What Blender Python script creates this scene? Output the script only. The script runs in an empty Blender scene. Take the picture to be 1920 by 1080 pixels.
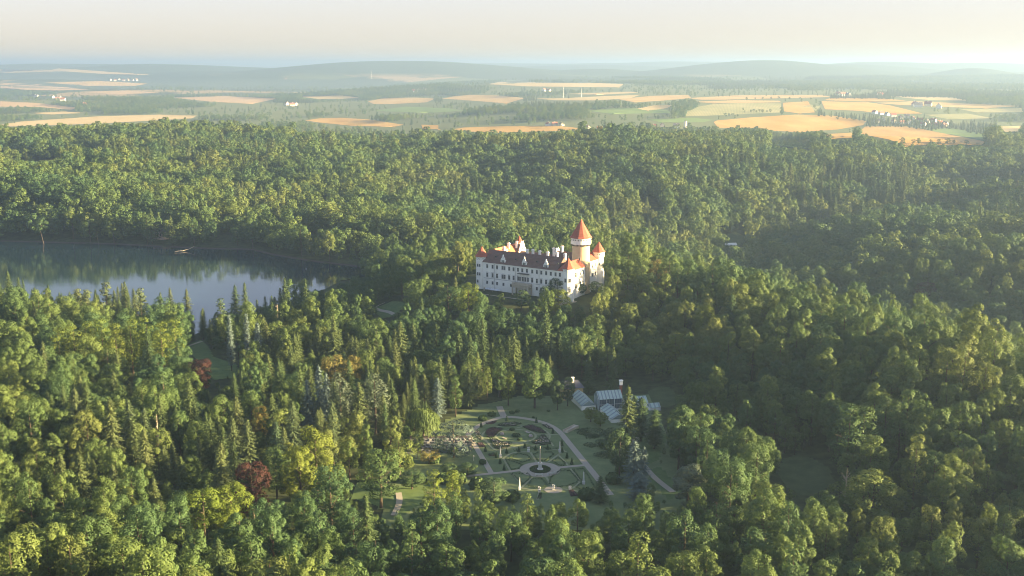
import bpy, math, random
import numpy as np
from mathutils import Vector

rng = np.random.default_rng(7)
random.seed(7)
S = bpy.context.scene
COL = S.collection
PI = math.pi

# ------------------------------------------------------------------ camera
CAM_Z = 120.0                      # castle courtyard is z = 0
FOCAL = 2050.0                     # in pixels of the 1920 px wide photograph
PITCH = math.atan(420.0 / FOCAL)   # horizon 420 px above the centre
cam_data = bpy.data.cameras.new("camera")
cam_data.sensor_width = 36.0
cam_data.lens = FOCAL / 1920.0 * 36.0
cam_data.clip_start = 1.0
cam_data.clip_end = 120000.0
cam = bpy.data.objects.new("camera", cam_data)
COL.objects.link(cam)
cam.location = (0, 0, CAM_Z)
cam.rotation_euler = (math.pi / 2 - PITCH, 0, 0)
S.camera = cam

# ------------------------------------------------------------------ light
SUN_EL = math.radians(12.0)
SUN_AZ = math.radians(97.0)         # clockwise from the view direction: low sun from the right
world = bpy.data.worlds.new("World")
S.world = world
world.use_nodes = True
wn = world.node_tree
wn.nodes.clear()
sky = wn.nodes.new("ShaderNodeTexSky")
sky.sky_type = 'NISHITA'
sky.sun_disc = False
sky.sun_elevation = SUN_EL
sky.sun_rotation = SUN_AZ
sky.altitude = 500
sky.air_density = 1.0
sky.dust_density = 0.8
sky.ozone_density = 1.0
bg = wn.nodes.new("ShaderNodeBackground")
bg.inputs["Strength"].default_value = 0.073
wo = wn.nodes.new("ShaderNodeOutputWorld")
gam = wn.nodes.new("ShaderNodeGamma")           # the phone's tone curve held the bright horizon back
gam.inputs["Gamma"].default_value = 0.27
tint = wn.nodes.new("ShaderNodeVectorMath"); tint.operation = 'MULTIPLY'
tint.inputs[1].default_value = (1.035, 1.0, 1.06)
hs = wn.nodes.new("ShaderNodeHueSaturation"); hs.inputs["Saturation"].default_value = 2.1
wn.links.new(sky.outputs[0], gam.inputs[0])
wn.links.new(gam.outputs[0], tint.inputs[0])
wn.links.new(tint.outputs[0], hs.inputs["Color"])
wn.links.new(hs.outputs[0], bg.inputs[0])
wn.links.new(bg.outputs[0], wo.inputs[0])

sun_data = bpy.data.lights.new("sun", 'SUN')
sun_data.energy = 5.0
sun_data.angle = math.radians(0.6)
sun_data.color = (1.0, 0.77, 0.40)
sun = bpy.data.objects.new("sun", sun_data)
COL.objects.link(sun)
sd = Vector((math.sin(SUN_AZ) * math.cos(SUN_EL), math.cos(SUN_AZ) * math.cos(SUN_EL), math.sin(SUN_EL)))
sun.rotation_euler = sd.to_track_quat('Z', 'Y').to_euler()

S.view_settings.view_transform = 'Standard'
S.view_settings.look = 'None'
S.view_settings.gamma = 1.0
S.view_settings.use_curve_mapping = False
S.view_settings.exposure = 3.02
S.cycles.max_bounces = 8
S.cycles.diffuse_bounces = 4
S.cycles.glossy_bounces = 2
S.cycles.transmission_bounces = 4
S.cycles.transparent_max_bounces = 4
S.cycles.volume_bounces = 1
S.cycles.filter_width = 1.0
S.cycles.use_denoising = True
S.cycles.sample_clamp_indirect = 6.0

# ------------------------------------------------------------------ helpers
def tag(o, label=None, cat=None, group=None, kind=None):
    if label: o['label'] = label
    if cat: o['category'] = cat
    if group: o['group'] = group
    if kind: o['kind'] = kind
    return o

def link(o, parent=None):
    COL.objects.link(o)
    if parent is not None: o.parent = parent
    return o

def empty(name, loc=(0, 0, 0), rz=0.0, scale=None):
    o = bpy.data.objects.new(name, None)
    o.empty_display_size = 0.5
    COL.objects.link(o)
    o.location = loc
    o.rotation_euler = (0, 0, rz)
    if scale is not None: o.scale = scale
    return o

def mesh_np(name, V, F, mats=(), mat_idx=None, smooth=False):
    """V (n,3) array, F (m,k) int array (all faces with k corners)."""
    V = np.asarray(V, np.float32); F = np.asarray(F, np.int32)
    me = bpy.data.meshes.new(name)
    k = F.shape[1]
    me.vertices.add(len(V)); me.vertices.foreach_set("co", V.ravel())
    me.loops.add(F.size); me.loops.foreach_set("vertex_index", F.ravel())
    me.polygons.add(len(F))
    me.polygons.foreach_set("loop_start", np.arange(0, F.size, k, dtype=np.int32))
    me.polygons.foreach_set("loop_total", np.full(len(F), k, np.int32))
    for m in mats: me.materials.append(m)
    if mat_idx is not None: me.polygons.foreach_set("material_index", np.asarray(mat_idx, np.int32))
    if smooth: me.polygons.foreach_set("use_smooth", np.ones(len(F), bool))
    me.update(calc_edges=True)
    me.validate()
    return me

class MB:
    """collects boxes, prisms, lathes ... and links them as ONE mesh object"""
    def __init__(s): s.v = []; s.f = []; s.m = []
    def add(s, V, F, m=0):
        b = len(s.v); s.v += [tuple(p) for p in V]
        s.f += [tuple(b + i for i in f) for f in F]; s.m += [m] * len(F); return s
    def box(s, x0, x1, y0, y1, z0, z1, m=0):
        V = [(x0,y0,z0),(x1,y0,z0),(x1,y1,z0),(x0,y1,z0),(x0,y0,z1),(x1,y0,z1),(x1,y1,z1),(x0,y1,z1)]
        return s.add(V, [(3,2,1,0),(4,5,6,7),(0,1,5,4),(1,2,6,5),(2,3,7,6),(3,0,4,7)], m)
    def cbox(s, c, d, m=0):
        return s.box(c[0]-d[0]/2, c[0]+d[0]/2, c[1]-d[1]/2, c[1]+d[1]/2, c[2]-d[2]/2, c[2]+d[2]/2, m)
    def lathe(s, prof, n=16, c=(0,0), m=0, cap=True, a0=0.0):
        V = []; F = []
        for r, z in prof:
            for i in range(n):
                a = a0 + 2*PI*i/n
                V.append((c[0]+r*math.cos(a), c[1]+r*math.sin(a), z))
        for j in range(len(prof)-1):
            for i in range(n):
                k = (i+1) % n
                F.append((j*n+i, j*n+k, (j+1)*n+k, (j+1)*n+i))
        if cap:
            F.append(tuple(range(n-1, -1, -1))); F.append(tuple((len(prof)-1)*n+i for i in range(n)))
        return s.add(V, F, m)
    def prism(s, poly, y0, y1, m=0):
        """poly of (x, z) counter-clockwise seen from -y, extruded along y"""
        n = len(poly)
        V = [(x, y0, z) for x, z in poly] + [(x, y1, z) for x, z in poly]
        F = [tuple(range(n)), tuple(range(2*n-1, n-1, -1))]
        for i in range(n):
            k = (i+1) % n
            F.append((k, i, n+i, n+k))
        return s.add(V, F, m)
    def zprism(s, poly, z0, z1, m=0):
        n = len(poly)
        V = [(x, y, z0) for x, y in poly] + [(x, y, z1) for x, y in poly]
        F = [tuple(range(n-1, -1, -1)), tuple(range(n, 2*n))]
        for i in range(n):
            k = (i+1) % n
            F.append((i, k, n+k, n+i))
        return s.add(V, F, m)
    def tube(s, pts, radii, n=6, m=0):
        V = []; F = []
        pts = [Vector(p) for p in pts]
        for j, p in enumerate(pts):
            d = (pts[min(j+1, len(pts)-1)] - pts[max(j-1, 0)]).normalized()
            a = d.orthogonal().normalized() if abs(d.z) < 0.95 else Vector((1,0,0)) - d*d.x
            a.normalize(); b = d.cross(a)
            for i in range(n):
                t = 2*PI*i/n
                V.append(p + (a*math.cos(t)+b*math.sin(t))*radii[j])
        for j in range(len(pts)-1):
            for i in range(n):
                k = (i+1) % n
                F.append((j*n+i, j*n+k, (j+1)*n+k, (j+1)*n+i))
        F.append(tuple((len(pts)-1)*n+i for i in range(n)))
        return s.add(V, F, m)
    def mesh(s, name, mats):
        me = bpy.data.meshes.new(name)
        me.from_pydata(s.v, [], s.f)
        for mt in (mats if isinstance(mats, (list, tuple)) else [mats]): me.materials.append(mt)
        me.polygons.foreach_set("material_index", s.m)
        me.update(); return me
    def build(s, name, mats, parent=None, loc=None):
        o = bpy.data.objects.new(name, s.mesh(name, mats))
        link(o, parent)
        if loc is not None: o.location = loc
        return o

# ------------------------------------------------------------------ materials
def mat(name, color, rough=0.85, spec=0.3, noise=None, noise_scale=1.0, metallic=0.0, bump=0.0):
    m = bpy.data.materials.new(name); m.use_nodes = True
    nt = m.node_tree; p = nt.nodes["Principled BSDF"]
    p.inputs["Base Color"].default_value = (*color, 1)
    p.inputs["Roughness"].default_value = rough
    p.inputs["Specular IOR Level"].default_value = spec
    p.inputs["Metallic"].default_value = metallic
    if noise is not None:
        tc = nt.nodes.new("ShaderNodeTexCoord")
        n = nt.nodes.new("ShaderNodeTexNoise"); n.inputs["Scale"].default_value = noise_scale
        n.inputs["Detail"].default_value = 5; n.inputs["Roughness"].default_value = 0.65
        r = nt.nodes.new("ShaderNodeValToRGB")
        r.color_ramp.elements[0].position = 0.3; r.color_ramp.elements[0].color = (*noise, 1)
        r.color_ramp.elements[1].position = 0.7; r.color_ramp.elements[1].color = (*color, 1)
        nt.links.new(tc.outputs["Object"], n.inputs["Vector"])
        nt.links.new(n.outputs[0], r.inputs[0]); nt.links.new(r.outputs[0], p.inputs["Base Color"])
        if bump:
            b = nt.nodes.new("ShaderNodeBump"); b.inputs["Strength"].default_value = bump
            nt.links.new(n.outputs[0], b.inputs["Height"]); nt.links.new(b.outputs[0], p.inputs["Normal"])
    return m

def leaf_mat(name, stops, trans=0.27, jitter=0.2, rough=0.6):
    """foliage: colour differs from tree to tree (object random) and a little from leaf clump to leaf clump"""
    m = bpy.data.materials.new(name); m.use_nodes = True
    nt = m.node_tree; nt.nodes.clear()
    N = nt.nodes.new; L = nt.links.new
    oi = N("ShaderNodeObjectInfo"); ramp = N("ShaderNodeValToRGB")
    els = ramp.color_ramp.elements
    els[0].position, els[0].color = stops[0][0], (*stops[0][1], 1)
    els[1].position, els[1].color = stops[-1][0], (*stops[-1][1], 1)
    for pos, c in stops[1:-1]:
        e = els.new(pos); e.color = (*c, 1)
    # stands of one kind stand together: colour drifts over the wood as well as from tree to tree
    nz = N("ShaderNodeTexNoise"); nz.inputs["Scale"].default_value = .011; nz.inputs["Detail"].default_value = 2
    L(oi.outputs["Location"], nz.inputs["Vector"])
    m1 = N("ShaderNodeMath"); m1.operation = 'MULTIPLY_ADD'; m1.inputs[1].default_value = 2.2; m1.inputs[2].default_value = -.85; L(nz.outputs[0], m1.inputs[0])
    m2 = N("ShaderNodeMath"); m2.operation = 'MULTIPLY_ADD'; m2.inputs[1].default_value = .5; L(oi.outputs["Random"], m2.inputs[0]); L(m1.outputs[0], m2.inputs[2])
    m3 = N("ShaderNodeMath"); m3.operation = 'ADD'; m3.use_clamp = True; m3.inputs[1].default_value = 0.0; L(m2.outputs[0], m3.inputs[0])
    L(m3.outputs[0], ramp.inputs[0])
    ge = N("ShaderNodeNewGeometry"); mr = N("ShaderNodeMapRange")
    mr.inputs["To Min"].default_value = 1 - jitter; mr.inputs["To Max"].default_value = 1 + jitter
    L(ge.outputs["Random Per Island"], mr.inputs[0])
    mul = N("ShaderNodeVectorMath"); mul.operation = 'SCALE'
    L(ramp.outputs[0], mul.inputs[0]); L(mr.outputs[0], mul.inputs["Scale"])
    p = N("ShaderNodeBsdfPrincipled")
    p.inputs["Roughness"].default_value = rough; p.inputs["Specular IOR Level"].default_value = 0.12
    L(mul.outputs[0], p.inputs["Base Color"])
    t = N("ShaderNodeBsdfTranslucent")
    tcol = N("ShaderNodeVectorMath"); tcol.operation = 'MULTIPLY'; tcol.inputs[1].default_value = (1.25, 1.2, 0.6)
    L(mul.outputs[0], tcol.inputs[0]); L(tcol.outputs[0], t.inputs[0])
    mix = N("ShaderNodeMixShader"); mix.inputs[0].default_value = trans
    L(p.outputs[0], mix.inputs[1]); L(t.outputs[0], mix.inputs[2])
    out = N("ShaderNodeOutputMaterial"); L(mix.outputs[0], out.inputs[0])
    return m

M = {}
M['broadleaf'] = leaf_mat("broadleaf_foliage", [(0, (.048,.092,.042)), (.25, (.060,.106,.042)), (.5, (.082,.126,.040)), (.75, (.104,.142,.040)), (1, (.122,.146,.044))])
M['conifer'] = leaf_mat("conifer_needles", [(0, (.046,.076,.032)), (.4, (.062,.092,.034)), (.7, (.090,.110,.042)), (1, (.056,.090,.048))], trans=0.12)
M['blue'] = leaf_mat("blue_needles", [(0, (.095,.135,.125)), (1, (.11,.15,.135))], trans=0.08)
M['copper'] = leaf_mat("copper_foliage", [(0, (.046,.020,.018)), (1, (.058,.026,.020))], trans=0.2)
M['willow'] = leaf_mat("willow_foliage", [(0, (.085,.125,.040)), (1, (.095,.135,.045))])
M['lime'] = leaf_mat("bright_foliage", [(0, (.105,.150,.024)), (1, (.125,.150,.028))])
M['amber'] = leaf_mat("sunlit_amber_foliage", [(0, (.16,.155,.045)), (1, (.17,.145,.045))])  # golden sunlight of lit crowns put into leaf colour; a brownish bush shares it
M['silver'] = leaf_mat("grey_green_foliage", [(0, (.095,.125,.085)), (1, (.105,.135,.09))])
M['hedge'] = leaf_mat("hedge_foliage", [(0, (.042,.074,.030)), (1, (.05,.084,.034))], trans=0.1)
M['bark'] = mat("bark", (.10,.075,.055), .9, .2, (.06,.045,.035), 2.0)
M['pale_bark'] = mat("pale_bark", (.42,.36,.28), .9, .2, (.28,.23,.17), 2.0)
# ------------------------------------------------------------------ terrain
def sstep(a, b, x):
    t = np.clip((x - a) / (b - a), 0, 1); return t * t * (3 - 2 * t)

def seg_dist(x, y, pts, closed=False):
    """distance to a polyline"""
    d = np.full(np.shape(x), 1e9)
    P = list(pts) + ([pts[0]] if closed else [])
    for (ax, ay), (bx, by) in zip(P[:-1], P[1:]):
        dx, dy = bx-ax, by-ay
        t = np.clip(((x-ax)*dx + (y-ay)*dy) / (dx*dx+dy*dy), 0, 1)
        d = np.minimum(d, np.hypot(x-ax-t*dx, y-ay-t*dy))
    return d

def inside(x, y, poly):
    x = np.asarray(x, float); y = np.asarray(y, float)
    c = np.zeros(x.shape, bool)
    n = len(poly); j = n-1
    for i in range(n):
        xi, yi = poly[i]; xj, yj = poly[j]
        if yi != yj:
            c ^= ((yi > y) != (yj > y)) & (x < (xj-xi)*(y-yi)/(yj-yi)+xi)
        j = i
    return c

def vnoise(x, y, s, seed):
    """smooth value noise, wavelength s metres, -1..1"""
    x = np.asarray(x, float)/s + seed*17.31; y = np.asarray(y, float)/s + seed*9.77
    xi = np.floor(x); yi = np.floor(y); fx = x-xi; fy = y-yi
    fx = fx*fx*(3-2*fx); fy = fy*fy*(3-2*fy)
    def h(a, b):
        v = np.sin(a*127.1 + b*311.7 + seed*74.7)*43758.5453
        return v - np.floor(v)
    return 2*((h(xi,yi)*(1-fx)+h(xi+1,yi)*fx)*(1-fy) + (h(xi,yi+1)*(1-fx)+h(xi+1,yi+1)*fx)*fy)-1

LAKE_Z = -26.0
LAKE = [(-900,905),(-520,915),(-430,908),(-330,893),(-255,872),(-210,866),(-185,840),(-150,812),(-112,790),(-96,772),(-100,750),
        (-118,735),(-128,690),(-135,640),(-150,622),(-170,606),(-176,580),(-190,570),(-204,585),(-212,628),(-245,648),(-290,662),(-360,668),(-420,690),(-520,700),(-900,700)]
RIDGE_R = [(45,600),(80,585),(119,556),(150,490),(171,433),(190,385),(225,300),(270,200)]
VALLEY_R = [(450,120),(385,290),(335,440),(255,600),(190,740),(205,960),(330,1100),(520,1250)]
CREST = [(-900,1560),(-520,1620),(-250,1500),(0,1560),(170,1350),(330,1480),(700,1900)]
SPUR = [(90,1420),(140,1150),(160,980)]
SPUR2 = [(-420,1520),(-330,1330),(-250,1180),(-190,1000)]

HILLS = [ # x, y, half width x, half width y, height: the hills along the skyline
 (-4300,13500,2600,1500,150),(-2900,12500,1900,1200,120),(-1500,12000,2100,1300,178),(-600,11800,900,1100,95),
 (300,16500,2600,1500,95),(2550,11500,1300,1200,128),(1900,12200,900,1200,60),(3600,12500,1500,1000,100),(2900,9600,650,600,30),
 (3150,7600,330,400,62),(2400,9000,500,600,25),(-800,8200,1500,500,40),(500,8800,900,600,70),(4900,14500,1700,1500,125),(6100,14800,1700,1600,118),
 (4700,8800,1200,500,45),(-6500,16000,3500,2000,150),(3000,20000,5000,2500,135),(-2000,22000,6000,2500,120),(8500,20000,3500,2500,120),(-8800,22000,3500,2500,125),
 (-3600,8300,1600,420,28),(-2300,6300,1300,300,26),(-1900,4700,900,240,20),(-250,5600,900,260,26),(-900,7000,1400,300,24)]

HILLS = [(a*.75, b*.75, c*.75, d*.75, h*.95) if b > 11000 else (a, b, c, d, h) for a, b, c, d, h in HILLS]
HILLS += [(-5200,9500,1500,500,60),(-3400,7600,1300,300,42),(1500,7700,900,260,36),(200,7000,800,220,22),(3900,7000,1100,260,34),(-1400,8700,1600,400,70)]

def ground(x, y):
    x = np.asarray(x, float); y = np.asarray(y, float)
    z = np.full(x.shape, -17.0)
    # castle hill
    r = np.hypot((x-14)/78, (y-597)/62)
    z = z + 17.0*sstep(1.35, 0.62, r)
    # ridge running from the castle to the right
    z = z + 17.0*np.exp(-(seg_dist(x, y, RIDGE_R)/58)**2) * sstep(0.75, 1.6, r)
    # valley behind the ridge
    z = z - 30.0*np.exp(-(seg_dist(x, y, VALLEY_R)/105)**2) * sstep(0.9, 1.8, r)
    # the slope on the near side
    z = z + 9.0*np.exp(-(seg_dist(x, y, [(-330,330),(-190,260),(-90,215)])/60)**2)
    z = z - 5.0*sstep(300, 250, y)*sstep(150, 60, np.abs(x-10))
    # wooded hills behind
    far = sstep(880, 1150, y)
    z = z + far*(14.0*np.exp(-(seg_dist(x, y, CREST)/260)**2) + 13.0*np.exp(-(seg_dist(x, y, SPUR)/95)**2) + 12.0*np.exp(-(seg_dist(x, y, SPUR2)/110)**2))
    z = z + sstep(700, 1000, y)*sstep(4000, 2400, y)*(10.0*vnoise(x*.5 + y*.12, y, 270, 1) + 16.0*vnoise(x + .35*y, y*.42, 215, 8) + 5.0*vnoise(x, y, 120, 2))
    # plain beyond: lower on the left, rising slowly on the right
    pl = sstep(1750, 2300, y)
    left = sstep(300, -500, x/np.maximum(y,1)*2400)
    plain = -30 + left*(-22) + (1-left)*(sstep(2000, 3600, y)*36) + sstep(2500, 9000, y)*12
    plain = plain + 7*vnoise(x, y, 1500, 3)*sstep(2200, 3500, y) + 18*vnoise(x, y*1.4, 2600, 4)*sstep(4200, 6500, y)
    z = z*(1-pl) + plain*pl
    hill = np.zeros_like(z)
    for hx, hy, wx, wy, hh in HILLS:
        hill = np.maximum(hill, 1.13*hh*np.exp(-(((x-hx)/wx)**2 + ((y-hy)/wy)**2)))
    z = z + hill
    z = z + sstep(6500, 8500, y)*(11*vnoise(x, y, 1100, 6) + 6*vnoise(x, y, 420, 7))
    # lake basin
    near = (y > 500) & (y < 1050) & (x < 60)
    if np.any(near):
        d = seg_dist(x, y, LAKE, True); ins = inside(x, y, LAKE)
        shore = np.where(ins, LAKE_Z - 0.06*np.minimum(d, 60) - 0.4, LAKE_Z + 0.5 + 0.02*d)
        t = np.where(ins, 1.0, sstep(75, 2, d))
        z = np.where(near, z*(1-t) + shore*t, z)
    # garden terrace is level
    g = sstep(62, 46, np.abs(x-8))*sstep(300, 318, y)*sstep(440, 422, y)
    z = z*(1-g) + (-16.0)*g
    return z

cP, sP = math.cos(PITCH), math.sin(PITCH)
def ray(px, py):
    dx = (px-960)/FOCAL; dy = -(py-540)/FOCAL
    return np.array([dx, cP + dy*sP, -sP + dy*cP])

def at(px, py, lift=0.0):
    """the ground point seen at a pixel of the photograph"""
    d = ray(px, py)
    ts = 150*1.0095**np.arange(0, 400)
    X = d[0]*ts; Y = d[1]*ts; Z = CAM_Z + d[2]*ts
    below = Z < ground(X, Y) + lift
    k = int(np.argmax(below)) if below.any() else len(ts)-1
    a, b = ts[max(k-1,0)], ts[k]
    for _ in range(18):
        m = (a+b)/2
        if CAM_Z + d[2]*m < float(ground(np.array([d[0]*m]), np.array([d[1]*m]))[0]) + lift: b = m
        else: a = m
    return (d[0]*b, d[1]*b)

def to_px(x, y, z):
    zz = z - CAM_Z
    f = y*cP - zz*sP; u = y*sP + zz*cP
    return 960 + FOCAL*x/f, 540 - FOCAL*u/f

# ground sheet, finer near the viewer
NT, NR = 420, 520
th = np.radians(np.linspace(-58, 58, NT))
rr = 40.0*(1.01375**np.arange(NR)); rr[-1] = 48000
TT, RR = np.meshgrid(th, rr)
GX = RR*np.sin(TT); GY = RR*np.cos(TT); GZ = ground(GX, GY)
idx = np.arange(NR*NT).reshape(NR, NT)
F = np.stack([idx[:-1,:-1], idx[:-1,1:], idx[1:,1:], idx[1:,:-1]], -1).reshape(-1, 4)
def ground_mat():
    m = bpy.data.materials.new("ground_cover"); m.use_nodes = True
    nt = m.node_tree; N = nt.nodes.new; L = nt.links.new
    p = nt.nodes["Principled BSDF"]; p.inputs["Roughness"].default_value = .95; p.inputs["Specular IOR Level"].default_value = .1
    g = N("ShaderNodeNewGeometry")
    ln = N("ShaderNodeVectorMath"); ln.operation = 'LENGTH'; L(g.outputs["Position"], ln.inputs[0])
    # near: forest floor
    n1 = N("ShaderNodeTexNoise"); n1.inputs["Scale"].default_value = .25; n1.inputs["Detail"].default_value = 6; L(g.outputs["Position"], n1.inputs["Vector"])
    r1 = N("ShaderNodeValToRGB"); r1.color_ramp.elements[0].color = (.030,.036,.018,1); r1.color_ramp.elements[1].color = (.060,.075,.030,1)
    r1.color_ramp.elements[0].position = .35; r1.color_ramp.elements[1].position = .7; L(n1.outputs[0], r1.inputs[0])
    # far: patchwork of woods, meadows and stubble fields
    mp = N("ShaderNodeMapping"); mp.inputs["Scale"].default_value = (.0011,.0019,0); L(g.outputs["Position"], mp.inputs[0])
    vo = N("ShaderNodeTexVoronoi"); vo.inputs["Scale"].default_value = 1.0; L(mp.outputs[0], vo.inputs["Vector"])
    sep = N("ShaderNodeSeparateColor"); L(vo.outputs["Color"], sep.inputs[0])
    r2 = N("ShaderNodeValToRGB"); e = r2.color_ramp.elements; r2.color_ramp.interpolation = 'CONSTANT'
    e[0].position = 0; e[0].color = (.055,.075,.035,1); e[1].position = .60; e[1].color = (.11,.13,.05,1)
    for ps, c in ((.72,(.30,.22,.11,1)),(.84,(.13,.15,.07,1)),(.92,(.34,.25,.14,1))):
        q = e.new(ps); q.color = c
    L(sep.outputs[0], r2.inputs[0])
    n2 = N("ShaderNodeTexNoise"); n2.inputs["Scale"].default_value = .0006; n2.inputs["Detail"].default_value = 8; n2.inputs["Roughness"].default_value = .6; L(g.outputs["Position"], n2.inputs["Vector"])
    th_ = N("ShaderNodeMapRange"); th_.inputs[1].default_value = .50; th_.inputs[2].default_value = .53; L(n2.outputs[0], th_.inputs[0])
    # hills above the plain stay wooded
    sx = N("ShaderNodeSeparateXYZ"); L(g.outputs["Position"], sx.inputs[0])
    hi = N("ShaderNodeMapRange"); hi.inputs[1].default_value = 55; hi.inputs[2].default_value = 25; L(sx.outputs[2], hi.inputs[0])
    mm = N("ShaderNodeMath"); mm.operation = 'MULTIPLY'; L(th_.outputs[0], mm.inputs[0]); L(hi.outputs[0], mm.inputs[1])
    n3 = N("ShaderNodeTexNoise"); n3.inputs["Scale"].default_value = .02; n3.inputs["Detail"].default_value = 5; L(g.outputs["Position"], n3.inputs["Vector"])
    r3 = N("ShaderNodeValToRGB"); r3.color_ramp.elements[0].color = (.030,.050,.028,1); r3.color_ramp.elements[1].color = (.070,.095,.045,1); L(n3.outputs[0], r3.inputs[0])
    mx = N("ShaderNodeMix"); mx.data_type = 'RGBA'; L(mm.outputs[0], mx.inputs["Factor"]); L(r3.outputs[0], mx.inputs[6]); L(r2.outputs[0], mx.inputs[7])
    fd = N("ShaderNodeMapRange"); fd.inputs[1].default_value = 5200; fd.inputs[2].default_value = 6400; L(ln.outputs["Value"], fd.inputs[0])
    # middle distance: rough meadow between the woods
    n4 = N("ShaderNodeTexNoise"); n4.inputs["Scale"].default_value = .006; n4.inputs["Detail"].default_value = 6; L(g.outputs["Position"], n4.inputs["Vector"])
    r4 = N("ShaderNodeValToRGB"); r4.color_ramp.elements[0].color = (.085,.115,.045,1); r4.color_ramp.elements[1].color = (.16,.17,.075,1); L(n4.outputs[0], r4.inputs[0])
    md = N("ShaderNodeMapRange"); md.inputs[1].default_value = 1700; md.inputs[2].default_value = 2100; L(ln.outputs["Value"], md.inputs[0])
    m1 = N("ShaderNodeMix"); m1.data_type = 'RGBA'; L(md.outputs[0], m1.inputs["Factor"]); L(r1.outputs[0], m1.inputs[6]); L(r4.outputs[0], m1.inputs[7])
    m2 = N("ShaderNodeMix"); m2.data_type = 'RGBA'; L(fd.outputs[0], m2.inputs["Factor"]); L(m1.outputs[2], m2.inputs[6]); L(mx.outputs[2], m2.inputs[7])
    L(m2.outputs[2], p.inputs["Base Color"])
    return m
me = mesh_np("ground", np.stack([GX, GY, GZ], -1).reshape(-1, 3), F, [ground_mat()], smooth=True)
tag(link(bpy.data.objects.new("ground", me)), kind='structure')

# lake
def water_mat():
    m = bpy.data.materials.new("lake_water"); m.use_nodes = True
    nt = m.node_tree; p = nt.nodes["Principled BSDF"]
    p.inputs["Base Color"].default_value = (.010,.024,.036,1); p.inputs["Roughness"].default_value = .05
    p.inputs["IOR"].default_value = 1.65; p.inputs["Specular IOR Level"].default_value = .5
    g = nt.nodes.new("ShaderNodeNewGeometry"); mp = nt.nodes.new("ShaderNodeMapping"); mp.inputs["Scale"].default_value = (.10,.6,1)
    n = nt.nodes.new("ShaderNodeTexNoise"); n.inputs["Scale"].default_value = 1.0; n.inputs["Detail"].default_value = 3
    b = nt.nodes.new("ShaderNodeBump"); b.inputs["Strength"].default_value = .07; b.inputs["Distance"].default_value = .3
    nt.links.new(g.outputs["Position"], mp.inputs[0]); nt.links.new(mp.outputs[0], n.inputs["Vector"])
    nt.links.new(n.outputs[0], b.inputs["Height"]); nt.links.new(b.outputs[0], p.inputs["Normal"])
    return m
V = [(x, y, LAKE_Z) for x, y in LAKE]
me = bpy.data.meshes.new("lake"); me.from_pydata(V, [], [tuple(range(len(V)-1, -1, -1))]); me.materials.append(water_mat())
lo = tag(link(bpy.data.objects.new("lake", me)), kind='structure')

# haze: one closed box round everything
hz = bpy.data.materials.new("morning_haze"); hz.use_nodes = True
nt = hz.node_tree; nt.nodes.clear()
pv = nt.nodes.new("ShaderNodeVolumePrincipled"); om = nt.nodes.new("ShaderNodeOutputMaterial")
HAZE = 1.35e-4
pv.inputs["Color"].default_value = (.36,.51,.77,1); pv.inputs["Density"].default_value = HAZE; pv.inputs["Anisotropy"].default_value = .5
nt.links.new(pv.outputs[0], om.inputs["Volume"])
hb = MB().box(-44000, 44000, -3000, 50000, -95, 196)
tag(hb.build("haze", hz), kind='stuff')

# mist lying in the far lowland
mz = bpy.data.materials.new("valley_mist"); mz.use_nodes = True
nt = mz.node_tree; nt.nodes.clear()
pv = nt.nodes.new("ShaderNodeVolumePrincipled"); om = nt.nodes.new("ShaderNodeOutputMaterial")
pv.inputs["Color"].default_value = (.62,.74,.88,1); pv.inputs["Density"].default_value = 0.5e-4; pv.inputs["Anisotropy"].default_value = .5
nt.links.new(pv.outputs[0], om.inputs["Volume"])
tag(MB().box(-9000, 9000, 5600, 15500, -70, 22).build("valley_mist", mz), kind='stuff')
# ------------------------------------------------------------------ tree shapes
def unit(a): return a / np.maximum(np.linalg.norm(a, axis=-1, keepdims=True), 1e-9)

def leaf_mesh(name, P, Nn, size, asp, g, m, along=None):
    """one folded rhombus of leaves at each point P, facing Nn"""
    n = len(P); Nn = unit(Nn)
    if along is None:
        t = g.normal(size=(n, 3))
    else:
        t = along
    t = unit(t - Nn*np.sum(t*Nn, 1, keepdims=True)); b = np.cross(Nn, t)
    size = np.broadcast_to(np.asarray(size), (n,))[:, None]
    fold = Nn*size*.28
    V = np.stack([P + t*size - fold, P + b*size*asp - fold*.3, P - t*size - fold, P - b*size*asp - fold*.3], 1).reshape(-1, 3)
    F = np.arange(4*n).reshape(n, 4)
    return mesh_np(name, V, F, [m])

def sphere_dirs(n, g): return unit(g.normal(size=(n, 3)))

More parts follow.
